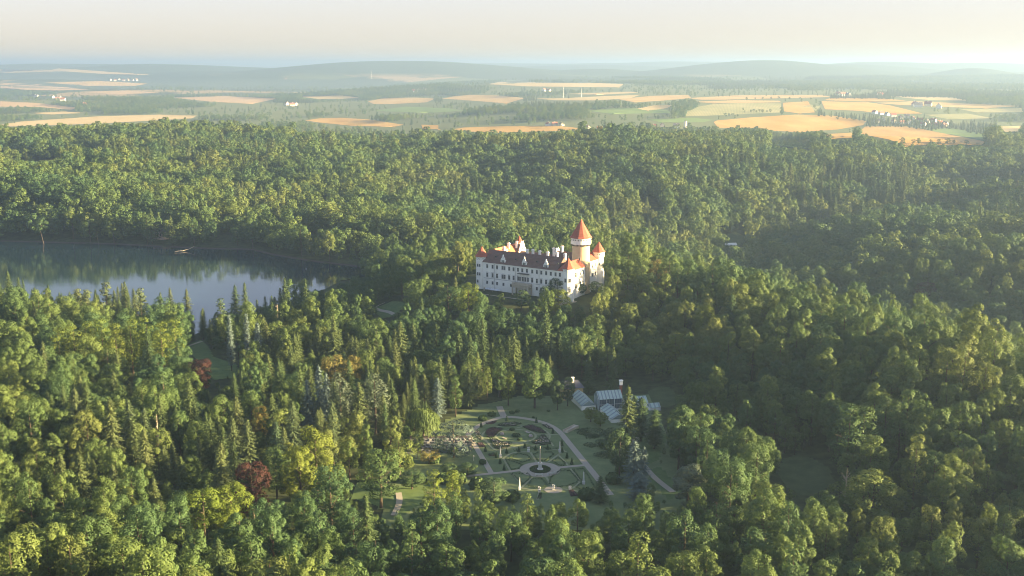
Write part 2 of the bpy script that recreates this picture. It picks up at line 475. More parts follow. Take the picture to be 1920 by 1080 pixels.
def broadleaf(name, H, R, seed, m, lobes=30, per=300, leaf=.265, low=.22, flat=1.0, colw=False, ax=(1,1), lean=(0,0), open_=0.0):
    g = np.random.default_rng(seed)
    zc = H*(low + (1-low)*.47); az = H - zc
    D = sphere_dirs(lobes*3, g); D = D[D[:, 2] > -.75][:lobes]; lobes = len(D)
    taper = np.where(D[:, 2] > 0, 1.0, 1.0 - .25*np.abs(D[:, 2]))
    rr_ = .58 + .22*g.random(lobes)
    lr = R*(.24 + .16*g.random(lobes)); 
    if colw: lr = R*(.35+.2*g.random(lobes))
    C = np.stack([D[:, 0]*R*rr_*taper, D[:, 1]*R*rr_*taper, zc + D[:, 2]*az*(rr_+.06)], 1)
    if open_:
        kp = g.random(lobes) > open_; C, lr = C[kp], lr[kp]
    C = np.concatenate([C, [[0, 0, zc], [0, 0, zc+az*.4]]]); lr = np.concatenate([lr, [R*.5, R*.45]])
    C[:, 2] = np.minimum(C[:, 2], H - lr*.8)
    Ps, Ns = [], []
    for i in range(len(C)):
        d = sphere_dirs(per, g)
        out = unit(C[i] - np.array([0, 0, zc - az*.35]))
        keep = (d @ out) > -.35
        d = d[keep]
        sc = np.array([1, 1, .85*flat])
        p = C[i] + d*lr[i]*sc*(1 + .10*g.normal(size=(len(d), 1)))
        q = ((p[:, None, :] - C[None])**2).sum(-1) / (lr[None]*.86)**2
        q[:, i] = 9
        ok = q.min(1) > 1
        Ps.append(p[ok]); Ns.append(unit(d[ok]*.9 + out*.25 + np.array([0, 0, .15])) + .21*g.normal(size=(ok.sum(), 3)))
    P = np.concatenate(Ps); Nn = np.concatenate(Ns)
    P[:, 0] = P[:, 0]*ax[0] + lean[0]*(P[:, 2]/H)**2; P[:, 1] = P[:, 1]*ax[1] + lean[1]*(P[:, 2]/H)**2
    return leaf_mesh(name, P, Nn, leaf*(.7+.6*g.random(len(P))), .62, g, m)

def conifer(name, H, R, seed, m, step=.8, spray=.52, low=.12, droop=.28, power=.8, full=1.0, tip=.25):
    g = np.random.default_rng(seed)
    P, Nn, T, SZ = [], [], [], []
    z = H*low
    while z < H - .4:
        t = (z - H*low)/(H*(1-low))
        L0 = R*((1-t)**power)*(.82+.36*g.random()) + tip
        if t < .12: L0 *= .7 + 2.5*t
        nb = max(4, int((5 + 5*(1-t))*full)); a0 = g.random()*6.28
        for k in range(nb):
            a = a0 + 6.283*k/nb + g.normal()*.18
            L = L0*(.72+.45*g.random()); dr = droop + .12*g.normal()
            dirv = np.array([math.cos(a), math.sin(a), 0]); side = np.array([-math.sin(a), math.cos(a), 0])
            ns = max(2, int(L/ (spray*1.05))+1)
            for j in range(ns):
                f = (j+.7)/ns
                zz = z - dr*L*f + .16*L*f*f
                w = spray*(1.05-.45*f)
                base = dirv*L*f + np.array([0, 0, zz])
                for s in ((-1, 1) if f > .3 else (0,)):
                    P.append(base + side*s*w*.55 + g.normal(size=3)*.06)
                    Nn.append(np.array([0, 0, 1.0]) + dirv*(.55+.25*g.random()) + side*s*.35 + g.normal(size=3)*.25)
                    T.append(dirv + side*s*.45 + np.array([0, 0, -dr*.8])); SZ.append(w*(.8+.4*g.random()))
        z += step*(.8+.4*g.random())*(1-.35*t)
    for k in range(5):
        P.append(np.array([0, 0, H-.55+.12*k])); Nn.append(np.array([math.cos(k*2.1), math.sin(k*2.1), .3])); T.append(np.array([0, 0, 1.0])); SZ.append(.32)
    return leaf_mesh(name, np.array(P), np.array(Nn), np.array(SZ), .52, g, m, along=np.array(T))

def pine(name, H, R, seed, m, n_pads=13, z0=.42):
    """flat layered pads of needles on a bare stem, as the pines by the water"""
    g = np.random.default_rng(seed); Ps, Ns = [], []
    for i in range(13):
        t = i/12; z = H*(.42+.56*t); L = R*(1-.75*t)*(.4+.7*g.random())
        a = g.random()*6.28; c = np.array([math.cos(a)*L, math.sin(a)*L, z])
        n = 95; d = sphere_dirs(n, g); d = d[d[:, 2] > -.3]
        Ps.append(c + d*np.array([R*.42, R*.42, R*.2])); Ns.append(d + np.array([0, 0, .5]) + .35*g.normal(size=(len(d), 3)))
    P = np.concatenate(Ps)
    return leaf_mesh(name, P, np.concatenate(Ns), .42*(.7+.6*g.random(len(P))), .5, g, m)

def willow(name, H, R, seed, m):
    g = np.random.default_rng(seed); P, Nn, T = [], [], []
    for i in range(330):
        a = g.random()*6.28; r = R*math.sqrt(g.random()); top = H*(1-.30*(r/R)**2)*(.93+.07*g.random())
        lump = .5+.5*math.sin(3*a+seed)
        bot = top - (H*(.10+.5*(r/R)*g.random()+.18*lump*(r/R)))
        d = np.array([math.cos(a), math.sin(a), 0])
        z = top
        while z > max(bot, .8):
            f = (top-z)/max(top-bot, .1)
            P.append(d*(r+.5*f) + np.array([0, 0, z]) + g.normal(size=3)*.12); Nn.append(d*(.9) + np.array([0, 0, .75*(1-f)]) + g.normal(size=3)*.22); T.append(np.array([0, 0, -1.0]) + d*.3*(1-f))
            z -= .55
    return leaf_mesh(name, np.array(P), np.array(Nn), .5*(.75+.5*g.random(len(P))), .34, g, m, along=np.array(T))

def trunk_mesh(name, H, r0, seed, m, limbs=5, top=.85):
    g = random.Random(seed); mb = MB()
    lean = (g.uniform(-.3, .3), g.uniform(-.3, .3))
    pts = [(lean[0]*f*f, lean[1]*f*f, H*top*f - .4*(f == 0)) for f in (0, .15, .5, 1)]
    mb.tube(pts, [r0*1.25, r0, r0*.7, r0*.18], 6)
    for k in range(limbs):
        f = .3 + .45*k/max(limbs, 1); a = g.uniform(0, 6.28); L = H*.20*(1.1-f*.5)
        z = H*top*f
        p0 = (lean[0]*f*f, lean[1]*f*f, z)
        mb.tube([p0, (p0[0]+math.cos(a)*L*.5, p0[1]+math.sin(a)*L*.5, z+L*.45), (p0[0]+math.cos(a)*L, p0[1]+math.sin(a)*L, z+L*.75)], [r0*.42, r0*.28, r0*.1], 4)
    return mb.mesh(name, m)

# each kind: list of (crown mesh, trunk mesh, nominal height, nominal radius)
K = {}
K['broad'] = []
for i, (H, R, lo_, fl, nl, ax, ln_, op) in enumerate([(22,6.2,.09,1.0,30,(1,1),(0,0),0),(24,5.8,.08,1.0,44,(1.15,.9),(.8,0),0),(20,6.6,.10,.85,24,(1,1.1),(0,.6),.15),(23,5.0,.08,1.1,36,(.9,1.1),(-.6,.4),0),(21,6.0,.12,1.0,52,(1.1,1),(0,0),.12),(25,6.8,.10,1.0,40,(1,1),(.5,-.5),.2),
  (22,5.6,.12,1.15,20,(1.2,.85),(1.2,.3),.1),(26,5.4,.15,1.1,60,(1,.95),(0,0),.25),(18,5.6,.16,.9,26,(.9,1.2),(-.9,0),0),(24,6.4,.2,.95,34,(1.05,1.05),(.4,.9),.3)]):
    R *= .86
    K['broad'].append((broadleaf(f"broadleaf_crown", H, R, 100+i, M['broadleaf'], low=lo_, flat=fl, lobes=nl, ax=ax, lean=ln_, open_=op), trunk_mesh("broadleaf_trunk", H, .36, i, M['bark']), H, R))
K['col'] = []
for i, (H, R) in enumerate([(25,3.3),(27,3.7)]):
    K['col'].append((broadleaf("column_crown", H, R, 140+i, M['broadleaf'], lobes=44, per=130, low=.10, colw=True), trunk_mesh("column_trunk", H, .34, 20+i, M['bark'], 3), H, R))
K['spruce'] = []
for i, (H, R, dr, pw) in enumerate([(26,4.9,.34,.62),(24,4.4,.26,.56),(28,5.4,.42,.66),(23,5.2,.24,.72)]):
    K['spruce'].append((conifer("spruce_crown", H, R, 160+i, M['conifer'], droop=dr, power=pw), trunk_mesh("spruce_trunk", H, .30, 30+i, M['bark'], 0, .97), H, R))
K['pine'] = [(pine("pine_crown", 22, 4.2, 180, M['conifer']), trunk_mesh("pine_trunk", 22, .28, 40, M['bark'], 4, .95), 22, 4.2),
             (pine("pine_crown", 20, 3.6, 181, M['conifer']), trunk_mesh("pine_trunk", 20, .26, 41, M['bark'], 4, .95), 20, 3.6)]
# coarser crowns for trees too far off to show their leaves
FARK = {'broad': [], 'spruce': []}
for i, (H, R, nl, ax) in enumerate([(22,6.4,20,(1,1)),(24,5.6,30,(1.15,.9)),(19,6.6,14,(.95,1.15)),(25,6.0,36,(1,1)),(21,5.2,24,(.9,1.1)),(23,7.0,18,(1.1,1))]):
    FARK['broad'].append(broadleaf("distant_broadleaf", H, R, 200+i, M['broadleaf'], lobes=nl, per=80, leaf=.58, low=.12, ax=ax, open_=.1))
for i, (H, R) in enumerate([(24,5.6),(22,5.2),(25,5.8)]):
    FARK['spruce'].append(conifer("distant_spruce", H, R, 220+i, M['conifer'], step=1.5, spray=1.0, droop=.3, power=.62))
# ------------------------------------------------------------------ fields and what must stay in view
def at_many(P):
    """ground points seen at many pixels of the photograph (distant ones)"""
    P = np.asarray(P, float)
    d = np.stack([(P[:, 0]-960)/FOCAL, cP - (P[:, 1]-540)/FOCAL*sP, -sP - (P[:, 1]-540)/FOCAL*cP], 1)
    ts = 1000*1.0095**np.arange(0, 330)
    X = d[:, :1]*ts; Y = d[:, 1:2]*ts; Z = CAM_Z + d[:, 2:]*ts
    below = Z < ground(X, Y)
    k = np.where(below.any(1), below.argmax(1), len(ts)-1); k = np.maximum(k, 1)
    r = np.arange(len(P))
    g1 = ground(X[r, k], Y[r, k]) - Z[r, k]; g0 = Z[r, k-1] - ground(X[r, k-1], Y[r, k-1])
    f = np.clip(g0/np.maximum(g0+g1, 1e-6), 0, 1)
    return np.stack([X[r, k-1]*(1-f)+X[r, k]*f, Y[r, k-1]*(1-f)+Y[r, k]*f], 1)

FIELDS = [ # crop, outline as seen in the photograph
 ('wheat', [(572,226),(600,222),(640,221),(690,224),(730,230),(757,234),(740,238),(660,236),(600,230)]),
 ('wheat', [(790,234),(822,235),(822,243),(792,241)]),
 ('wheat', [(847,243),(870,239),(940,237),(1040,236),(1085,240),(1083,245),(1000,247),(930,249),(880,247)]),
 ('stubble', [(690,190),(720,184),(780,183),(815,185),(800,192),(740,195),(700,195)]),
 ('stubble', [(828,185),(850,181),(880,178),(930,179),(985,184),(950,194),(900,190),(860,187)]),
 ('pale', [(990,184),(1060,184),(1140,180),(1200,178),(1180,185),(1120,188),(1040,188)]),
 ('pale', [(915,158),(940,153),(1020,155),(1100,155),(1170,158),(1160,164),(1080,163),(990,162)]),
 ('stubble', [(1160,186),(1220,180),(1290,178),(1296,184),(1240,189),(1190,192)]),
 ('pale', [(1195,204),(1225,198),(1262,197),(1250,203),(1215,208)]),
 ('ripe', [(1288,210),(1310,200),(1340,195),(1400,193),(1464,194),(1465,211),(1400,214),(1330,217),(1285,217)]),
 ('wheat', [(1468,193),(1515,190),(1528,211),(1500,213),(1470,209)]),
 ('wheat', [(1540,190),(1627,192),(1670,198),(1730,213),(1657,214),(1613,208),(1547,205)]),
 ('wheat', [(1338,229),(1345,226),(1413,220),(1493,215),(1560,217),(1625,227),(1618,235),(1570,243),(1497,248),(1447,245),(1420,238),(1347,240)]),
 ('rows', [(1607,250),(1623,237),(1697,237),(1740,244),(1797,256),(1850,266),(1840,272),(1747,270),(1697,273),(1667,262)]),
 ('grass', [(1735,244),(1780,240),(1855,253),(1855,263),(1800,255),(1760,249)]),
 ('stubble', [(1640,193),(1713,190),(1827,195),(1913,199),(1847,203),(1780,201),(1690,197)]),
 ('pale', [(1660,180),(1780,182),(1820,189),(1747,188)]),
 ('ripe', [(1733,215),(1813,213),(1863,222),(1780,224)]),
 ('stubble', [(1290,184),(1377,179),(1540,178),(1560,182),(1320,188)]),
 ('pale', [(40,228),(187,218),(300,215),(370,217),(360,222),(200,231),(100,235),(0,238),(0,234)]),
 ('pink', [(320,183),(417,180),(520,185),(473,195),(400,191)]),
 ('stubble', [(83,155),(187,152),(277,157),(253,161),(173,162),(140,159)]),
 ('pink', [(0,155),(67,158),(167,168),(100,170),(33,168),(0,165)]),
 ('pink', [(0,190),(67,193),(143,202),(133,206),(33,197),(0,200)]),
 ('pale', [(110,128),(280,140),(200,139),(90,132)]),
 ('pale', [(0,130),(100,131),(120,134),(0,137)]),
 ('grass', [(0,312),(40,306),(80,302),(110,300),(116,308),(95,319),(50,323),(0,324)]),
 ('grass', [(1436,266),(1470,263),(1520,270),(1526,279),(1490,277),(1450,272)]),
 ('grass', [(1100,208),(1160,202),(1250,206),(1260,212),(1150,214)]),
 ('grass', [(700,208),(760,200),(840,203),(870,208),(800,212)]),
 ('ripe', [(1500,201),(1520,196),(1538,200),(1530,208)]),
 ('stubble', [(1300,191),(1380,188),(1460,189),(1466,192),(1340,194)]),
 ('wheat', [(1560,183),(1650,184),(1700,189),(1640,191),(1545,188)]),
 ('ripe', [(1800,205),(1915,203),(1918,210),(1835,212)]),
 ('grass', [(1215,224),(1300,221),(1338,225),(1320,229),(1240,230)]),
 ('pale', [(1868,238),(1915,236),(1918,246),(1885,249)]),
 ('wheat', [(1540,252),(1600,249),(1606,258),(1560,260)]),
 ('pale', [(560,181),(640,179),(680,184),(600,186)]),
 ('pink', [(150,172),(240,170),(300,174),(220,177)]),
 ('pale', [(60,212),(120,209),(160,212),(90,215)]),
 ('pale', [(1060,176),(1180,172),(1200,174),(1120,178)]),
]

def px_inside(px, py, poly): return inside(px, py, poly)

# things of the place that nothing nearer hides: outline in the photograph, farthest distance
CLEARINGS = [ # lawns, meadows and glades
 ([(342,652),(382,640),(402,668),(440,682),(440,702),(398,706)], 'lawn'),
 ([(1470,866),(1495,858),(1525,864),(1550,880),(1560,905),(1535,920),(1505,925),(1478,912),(1462,890)], 'meadow'),
 ([(698,580),(735,566),(758,570),(742,590),(715,596)], 'lawn'),
 ([(676,905),(742,915),(800,905),(790,940),(755,962),(720,950),(665,935)], 'lawn'),
 ([(1205,888),(1240,878),(1280,925),(1250,935),(1222,905)], 'lawn'),
 ([(1182,824),(1215,808),(1250,820),(1235,860),(1205,872)], 'lawn'),
 ([(1352,446),(1378,436),(1402,446),(1385,460)], 'glade'),
 ([(1215,735),(1235,727),(1255,728),(1268,740),(1270,755),(1250,762),(1230,760)], 'meadow'),
]
GARDEN_PX = [(938,768),(985,762),(1060,770),(1085,800),(1150,820),(1160,870),(1185,905),(1200,925),(1125,938),(1100,932),(1000,940),(955,925),(925,910),(865,900),(860,860),(880,830),(895,800)]
CASTLE_PX = [(888,455),(905,455),(960,440),(1000,455),(1065,455),(1075,405),(1108,405),(1116,450),(1132,450),(1132,500),(1118,528),(1096,540),(1075,545),(1050,530),(1000,548),(960,548),(910,545),(888,540)]
GLASS_PX = [(1084,712),(1140,720),(1172,716),(1180,735),(1215,733),(1228,752),(1224,772),(1160,790),(1155,802),(1140,800),(1112,765),(1088,740)]
LAKE_PX = [(-60,460),(0,461),(340,472),(600,492),(692,508),(662,516),(648,528),(606,543),(575,528),(548,528),(505,545),(470,560),(388,592),(378,556),(300,541),(235,533),(200,538),(165,543),(120,541),(80,520),(30,512),(-60,505)]
KEEP = [(GARDEN_PX, 330.0+95), (CASTLE_PX, 625.0), (GLASS_PX, 436.0), (LAKE_PX, 905.0)]
CLEAR_W = []
for poly, kd in CLEARINGS:
    w = [at(px, py) for px, py in poly]; CLEAR_W.append((w, kd))
    KEEP.append((poly, max(p[1] for p in w)))

GARDEN_CLEAR = [(-20,324),(-30,330),(-33,350),(-31,390),(-24,402),(-14,424),(6,440),(36,446),(58,450),(66,444),(62,392),(52,380),(50,340),(46,324)]
CASTLE_CLEAR = [(-34,600),(-26,578),(2,548),(26,536),(50,544),(66,575),(64,615),(20,655),(-15,645),(-34,615)]
PATHS_PX = [
 ([(1176,838),(1190,826),(1207,817),(1226,808)], 2.2),
 ([(1205,872),(1222,892),(1240,908),(1262,924)], 2.2),
 ([(747,925),(751,938),(747,952),(738,968)], 2.0),
 ([(698,578),(712,583),(730,586),(738,590)], 2.0),
 ([(700,580),(712,572),(722,568)], 1.8),
 ([(335,655),(352,650),(378,641)], 2.2),
]
PATHS_W = [([at(px, py) for px, py in pl], w) for pl, w in PATHS_PX]
# extra glasshouse ground
GLASS_CLEAR = [(28,398),(42,392),(62,400),(66,440),(60,462),(18,462),(20,440),(30,420)]

def jitter_points(y0, y1, sp, slope_l=.56, slope_r=.80, pad=60, seed=1):
    g = np.random.default_rng(seed)
    ys = np.arange(y0, y1, sp*.87); out = []
    for k, yy in enumerate(ys):
        xs = np.arange(-yy*slope_l-pad, yy*slope_r+pad, sp) + (sp/2 if k % 2 else 0)
        out.append(np.stack([xs, np.full_like(xs, yy)], 1))
    P = np.concatenate(out); P += g.uniform(-.38, .38, P.shape)*sp
    return P

def hides(X, Y, Z, H, R, slack=0.80):
    """would the crown of a tree standing here cover a place that the photograph shows open?"""
    bad = np.zeros(len(X), bool)
    cpx, tpy = to_px(X, Y, Z + H)
    _, mpy = to_px(X, Y, Z + H*.55)
    _, bpy_ = to_px(X, Y, Z + H*.2)
    e = R*slack*FOCAL/np.hypot(Y, 130)
    for poly, dmax in KEEP:
        ax_ = np.array(poly)
        q = np.where((Y < dmax) & (cpx+e > ax_[:, 0].min()) & (cpx-e < ax_[:, 0].max()) & (tpy < ax_[:, 1].max()) & (bpy_ > ax_[:, 1].min()))[0]
        if not len(q): continue
        h = np.zeros(len(q), bool)
        for yy, ex in ((tpy, .0), (tpy*.75+mpy*.25, .55), (mpy, 1.0), (bpy_, 1.0)):
            for k in ((0,) if ex == 0 else (-ex, 0, ex)):
                h |= inside(cpx[q] + k*e[q], yy[q], poly)
        bad[q] |= h
    return bad

def in_field_px(X, Y, Z, H):
    bad = np.zeros(len(X), bool)
    for f in (1.0, .84, .68, .52, .36, .2):
        cpx, tpy = to_px(X, Y, Z + H*f)
        for kd, poly in FIELDS: bad |= inside(cpx, tpy, poly)
    return bad

# top of the tree in the photograph, height m, crown radius m, kind, what tells it apart
SPECIAL = [
 (375,665,19,6.6,'copper','red-brown copper beech beside the small green lawn near the lake'),
 (470,856,22,7.4,'copper','large dark red copper beech in the near left wood'),
 (1738,524,17,9.0,'copper','dark red copper beech behind the sunlit ridge on the right'),
 (793,766,12,6.2,'willow','pale green weeping willow beside the rock terrace'),
 (850,783,15,8.0,'cedar','spreading blue-grey cedar at the left edge of the rose garden'),
 (1190,826,16,4.2,'bluespruce','tallest blue spruce right of the rose garden'),
 (1208,838,14,2.6,'bluespruce','thin blue spruce just behind the tallest one'),
 (1200,886,9,4.2,'bluespruce','broad short blue spruce in front of the tallest one'),
 (1126,893,9,3.6,'spruce2','round-shouldered dark spruce at the near right corner of the rose garden'),
 (1292,864,17,7.2,'silver','grey-green broadleaf tree at the end of the right footpath'),
 (1178,724,27,5.2,'spruce','tall dark spruce in front of the glasshouse porch'),
 (1163,800,18,5.0,'dark','dark bushy tree below the glasshouse porch'),
 (1203,746,17,3.4,'cypress','dark cypress right of the glasshouse hall, the nearer of two'),
 (1190,742,15,2.6,'cypress','slim dark cypress hiding the glasshouse end'),
 (1228,768,15,3.6,'cypress','rightmost dark cypress by the small pale greenhouse'),
 (1003,668,22,6.2,'broad','tall green broadleaf tree standing behind the rose garden lawn'),
 (953,695,15,3.0,'goldcol','slim pale conical tree at the back left of the garden lawn'),
 (1105,668,17,3.4,'spruce','pointed spruce left of the yellow house, on the dark wood edge'),
 (1065,705,13,3.6,'dark','dark rounded tree left of the glasshouse'),
 (1046,712,13,3.4,'dark','dark rounded tree behind the garden steps lawn'),
 (1108,762,6.5,3.6,'lime','bright green bushy tree in front of the glasshouse hall, the left one'),
 (1126,772,6,3.4,'lime','bright green bushy tree in front of the glasshouse hall, the right one'),
 (813,880,17,3.3,'goldcol','left one of two sunlit slim conical trees near the garden'),
 (848,878,16,2.5,'goldcol','right one of two sunlit slim conical trees near the garden'),
 (712,840,20,7.4,'broad3','big rounded green tree beside the curved footpath on the near lawn'),
 (748,815,15,5.4,'broad2','green tree between the big rounded tree and the rock terrace'),
 (804,840,6,4.4,'amber','brownish round bush in front of the rock terrace'),
 (877,868,4.5,4.2,'dark','clipped dark yew mound left of the gravel path'),
 (772,880,7,5.0,'dark','low dark spreading bush on the near lawn'),
 (840,868,5,3.6,'dark','low dark bush between the rock terrace and the cross path'),
 (925,893,11,6.0,'dark','dark rounded tree hiding the near left corner of the rose garden'),
 (626,655,21,7.6,'amber','golden sunlit broadleaf crown in the middle of the park wood'),
 (664,652,20,3.8,'amber','narrow golden crown right beside the broad golden one'),
 (483,748,18,4.2,'amber','small orange-gold crown left of the pale conifers'),
 (597,686,27,3.8,'bluespruce','tallest pale conifer of the group in the park wood'),
 (611,700,25,3.2,'bluespruce','pale conifer just right of the tallest one of the group'),
 (636,694,26,4.2,'palecol','broad pale conical tree at the right end of the conifer group'),
 (575,712,22,3.6,'bluespruce','dull pale conifer at the left end of the conifer group'),
 (547,752,24,4.6,'spruce','sunlit spruce at the left of the near spruce row'),
 (595,768,18,3.2,'spruce2','small sunlit spruce in the middle of the near spruce row'),
 (622,752,24,4.4,'spruce','sunlit spruce at the right of the near spruce row'),
 (702,697,25,4.6,'palecol','pale tall columnar tree with bare stems behind the willow'),
 (533,521,26,4.2,'spruce','tall dark spruce standing against the lake, the left one'),
 (572,526,25,4.0,'spruce2','tall dark spruce standing against the lake, the right one'),
 (429,589,27,2.0,'bluecol','slim blue-grey column conifer right of the green lawn'),
 (461,587,25,2.0,'bluecol','slim blue-grey column conifer, second from the green lawn'),
 (482,604,22,2.4,'bluecol','blue-grey conifer, third from the green lawn'),
 (440,535,27,5.0,'spruce','dense dark conifer at the water edge above the blue columns'),
 (458,530,28,4.2,'spruce2','tallest conifer at the water edge above the blue columns'),
 (412,562,23,4.0,'pine','dark pine leaning over the lake above the blue columns'),
 (163,545,22,4.0,'pine','flat-topped pine at the water, leftmost of the shore pines'),
 (145,543,22,4.2,'pine','flat-topped pine at the water beside the leftmost one'),
 (197,532,25,5.4,'pine','large bushy shore pine left of the dark shore spruces'),
 (233,528,27,4.6,'spruce','dark shore spruce in the middle of the left shore group'),
 (262,542,24,4.2,'pine','shore pine right of the dark middle spruce'),
 (318,540,24,4.2,'spruce2','shore spruce at the right of the left shore group'),
 (349,542,25,4.6,'spruce','shore spruce with a pale bare trunk at the water channel'),
 (300,548,22,3.4,'spruce','slim shore spruce between two broader ones'),
 (10,562,24,4.4,'spruce','large drooping spruce at the far left edge of the park'),
 (62,566,25,4.4,'spruce2','tall drooping spruce second from the left park edge'),
 (88,578,22,3.8,'spruce','drooping brownish spruce third from the left park edge'),
 (108,612,26,4.0,'goldcol','sunlit poplar at the left end of the golden row'),
 (135,605,27,4.0,'goldcol','second sunlit poplar from the left of the golden row'),
 (160,600,27,4.4,'goldcol','third sunlit poplar from the left of the golden row'),
 (188,594,28,4.2,'goldcol','tallest sunlit poplar in the middle of the golden row'),
 (214,602,27,4.0,'goldcol','sunlit poplar right of the tallest of the golden row'),
 (243,596,27,3.8,'goldcol','sunlit poplar beside the gap in the golden row'),
 (272,592,27,4.2,'goldcol','sunlit poplar right of the gap in the golden row'),
 (300,600,27,4.2,'goldcol','second poplar from the right end of the golden row'),
 (326,594,27,4.0,'goldcol','last poplar at the right end of the golden row'),
 (378,905,22,8.0,'lime2','bright yellow-green tree left of the dark red beech in the foreground'),
 (432,900,21,6.8,'lime','bright yellow-green tree right in front of the dark red beech'),
 (590,792,26,7.4,'lime2','tall bright yellow-green tree in front of the sunlit spruces'),
 (560,830,23,7.0,'lime','bright leafy tree left of the tall yellow-green one'),
 (618,870,22,6.6,'broad3','large green tree right below the tall yellow-green one'),
 (205,748,29,6.0,'spruce2','big ragged sunlit larch-like spruce in the near left wood'),
 (298,738,24,4.0,'spruce','sunlit spruce right of the dead white trunk'),
 (685,928,24,4.6,'spruce','sunlit spruce in the near centre beside the footpath'),
 (408,1010,24,5.4,'spruce2','sunlit spruce in the lower left corner wood'),
 (1045,519,12,5.6,'dark','dark round tree in front of the castle\'s right end'),
 (1022,535,10,3.4,'dark','small dark tree left of the round one before the castle'),
 (1048,540,15,7.0,'lime','bright green round tree below the castle\'s right end'),
 (1118,527,8,5.0,'dark','dark clipped shrub mass right of the great tower foot'),
 (1088,530,7,4.0,'dark','dark shrub below the great tower'),
 (878,527,24,7.6,'lime2','golden-topped broad tree just left below the castle terrace'),
 (840,525,22,7.2,'broad2','broad green tree left of the golden one by the castle'),
 (978,543,11,5.2,'dark','dark tree in front of the castle arcaded porch'),
 (1302,548,22,3.2,'cypress','pointed dark cypress on the slope right of the castle'),
 (1372,552,24,3.6,'cypress','second pointed dark cypress on the slope right of the castle'),
 (1322,566,22,6.2,'lime','sunlit yellow-green tree between the two pointed cypresses'),
 (1595,756,27,5.4,'col','tall poplar-like tree on the right slope, the left of a pair'),
 (1622,758,26,5.4,'col','tall poplar-like tree on the right slope, the right of a pair'),
 (1268,620,18,6.4,'lime','sunlit round tree on the slope below the cypresses'),
 (1150,650,22,3.6,'spruce','pointed dark conifer behind the yellow house'),
 (820,708,17,3.2,'bluespruce','small dark-blue spruce behind the willow'),
 (721,755,19,1.6,'cypress','very thin dark cypress left of the willow'),
 (1150,470,25,6.0,'broad3','tall tree just right of the small round castle tower'),
 (1178,468,26,6.6,'broad2','tall golden-edged tree, second right of the small round tower'),
 (1205,478,25,6.4,'broad','tall tree, third right of the small round tower'),
 (1232,474,26,6.4,'amber','tall sunlit golden tree, fourth right of the small round tower'),
 (1640,880,20,7.2,'broad','rounded green tree beside a bare grey-branched tree'),
]
SPOS = [at(px, py, H*.985) for px, py, H, R, kd, lb in SPECIAL]
for (px, py, H, R, kd, lb), p in zip(SPECIAL, SPOS):
    rp = R*FOCAL/math.hypot(p[1], 130); hp = min(H*.5*FOCAL/math.hypot(p[1], 130), rp*1.5)
    if kd not in ('dark',) or R > 5: KEEP.append(([(px + .55*rp*math.cos(k*PI/4), py + hp*.62 + .62*hp*math.sin(k*PI/4)) for k in range(8)], p[1]-3))

# ---- near forest
P = jitter_points(195, 2250, 7.9)
g = np.random.default_rng(5)
x, y = P[:, 0], P[:, 1]
keep = ~inside(x, y, LAKE) & (seg_dist(x, y, LAKE, True) > 2.5)
for poly in (GARDEN_CLEAR, CASTLE_CLEAR, GLASS_CLEAR): keep &= ~inside(x, y, poly)
for poly, kd in CLEAR_W: keep &= ~inside(x, y, poly)
for pl, w in PATHS_W: keep &= seg_dist(x, y, pl) > w*.5 + 1.5
P = P[keep]; x, y = P[:, 0], P[:, 1]
gap = (y > 640) & (vnoise(x, y, 42, 41) + .4*vnoise(x, y, 18, 42) > .82)
x, y = x[~gap], y[~gap]
z = ground(x, y)
con = vnoise(x, y, 170, 11)*.5 + vnoise(x, y, 45, 12)*.5 + .30*g.normal(size=len(x))
# conifer stands: the park left of the garden, the shore, the plantation on the far hill
for cx, cy, r, a in ((-30,455,45,.45),(-75,395,50,.35),(-165,625,50,1.0),(-250,640,70,1.1),(-330,650,60,.9),(-120,300,45,.4),(-150,360,50,.35),(25,480,40,.35),(-420,1450,140,.6),(420,1000,160,.55),(330,800,80,.2),(-90,260,40,.2)):
    con += a*np.exp(-((x-cx)**2+(y-cy)**2)/(2*r*r))
for cx, cy, r, a in ((150,440,80,-.7),(90,330,60,-.5),(-190,270,50,-.6),(60,235,70,-.4),(20,720,120,-.35),(250,420,90,-.6)):
    con += a*np.exp(-((x-cx)**2+(y-cy)**2)/(2*r*r))
con += np.where(y > 880, .34*(vnoise(x, y*.8, 210, 51) > .25), 0)
is_con = con > .72
scale = .50 + .68*g.random(len(x))
scale *= .90 + .20*sstep(650, 1000, y)
scale *= 1 + .20*vnoise(x, y, 95, 14) + .10*vnoise(x, y, 38, 15)
scale *= np.where(is_con, .70 + .42*g.random(len(x)), 1.0)
Hn = np.where(is_con, 26.0, 22.5)*scale; Rn = np.where(is_con, 4.6, 5.5)*scale
scale *= np.where((y > 560) & (y < 690) & (x < -140), .78, 1.0)
Hn = np.where(is_con, 26.0, 22.5)*scale; Rn = np.where(is_con, 4.6, 5.5)*scale
mw = np.array([at(px, py) for px, py in FIELDS[26][1]])
low_ = (x > mw[:, 0].max()-6) & (x < mw[:, 0].max()+95) & (y > mw[:, 1].min()-15) & (y < mw[:, 1].max()+15)
scale = np.where(low_, scale*.35, scale); Hn = np.where(low_, Hn*.35, Hn); Rn = np.where(low_, Rn*.35, Rn)
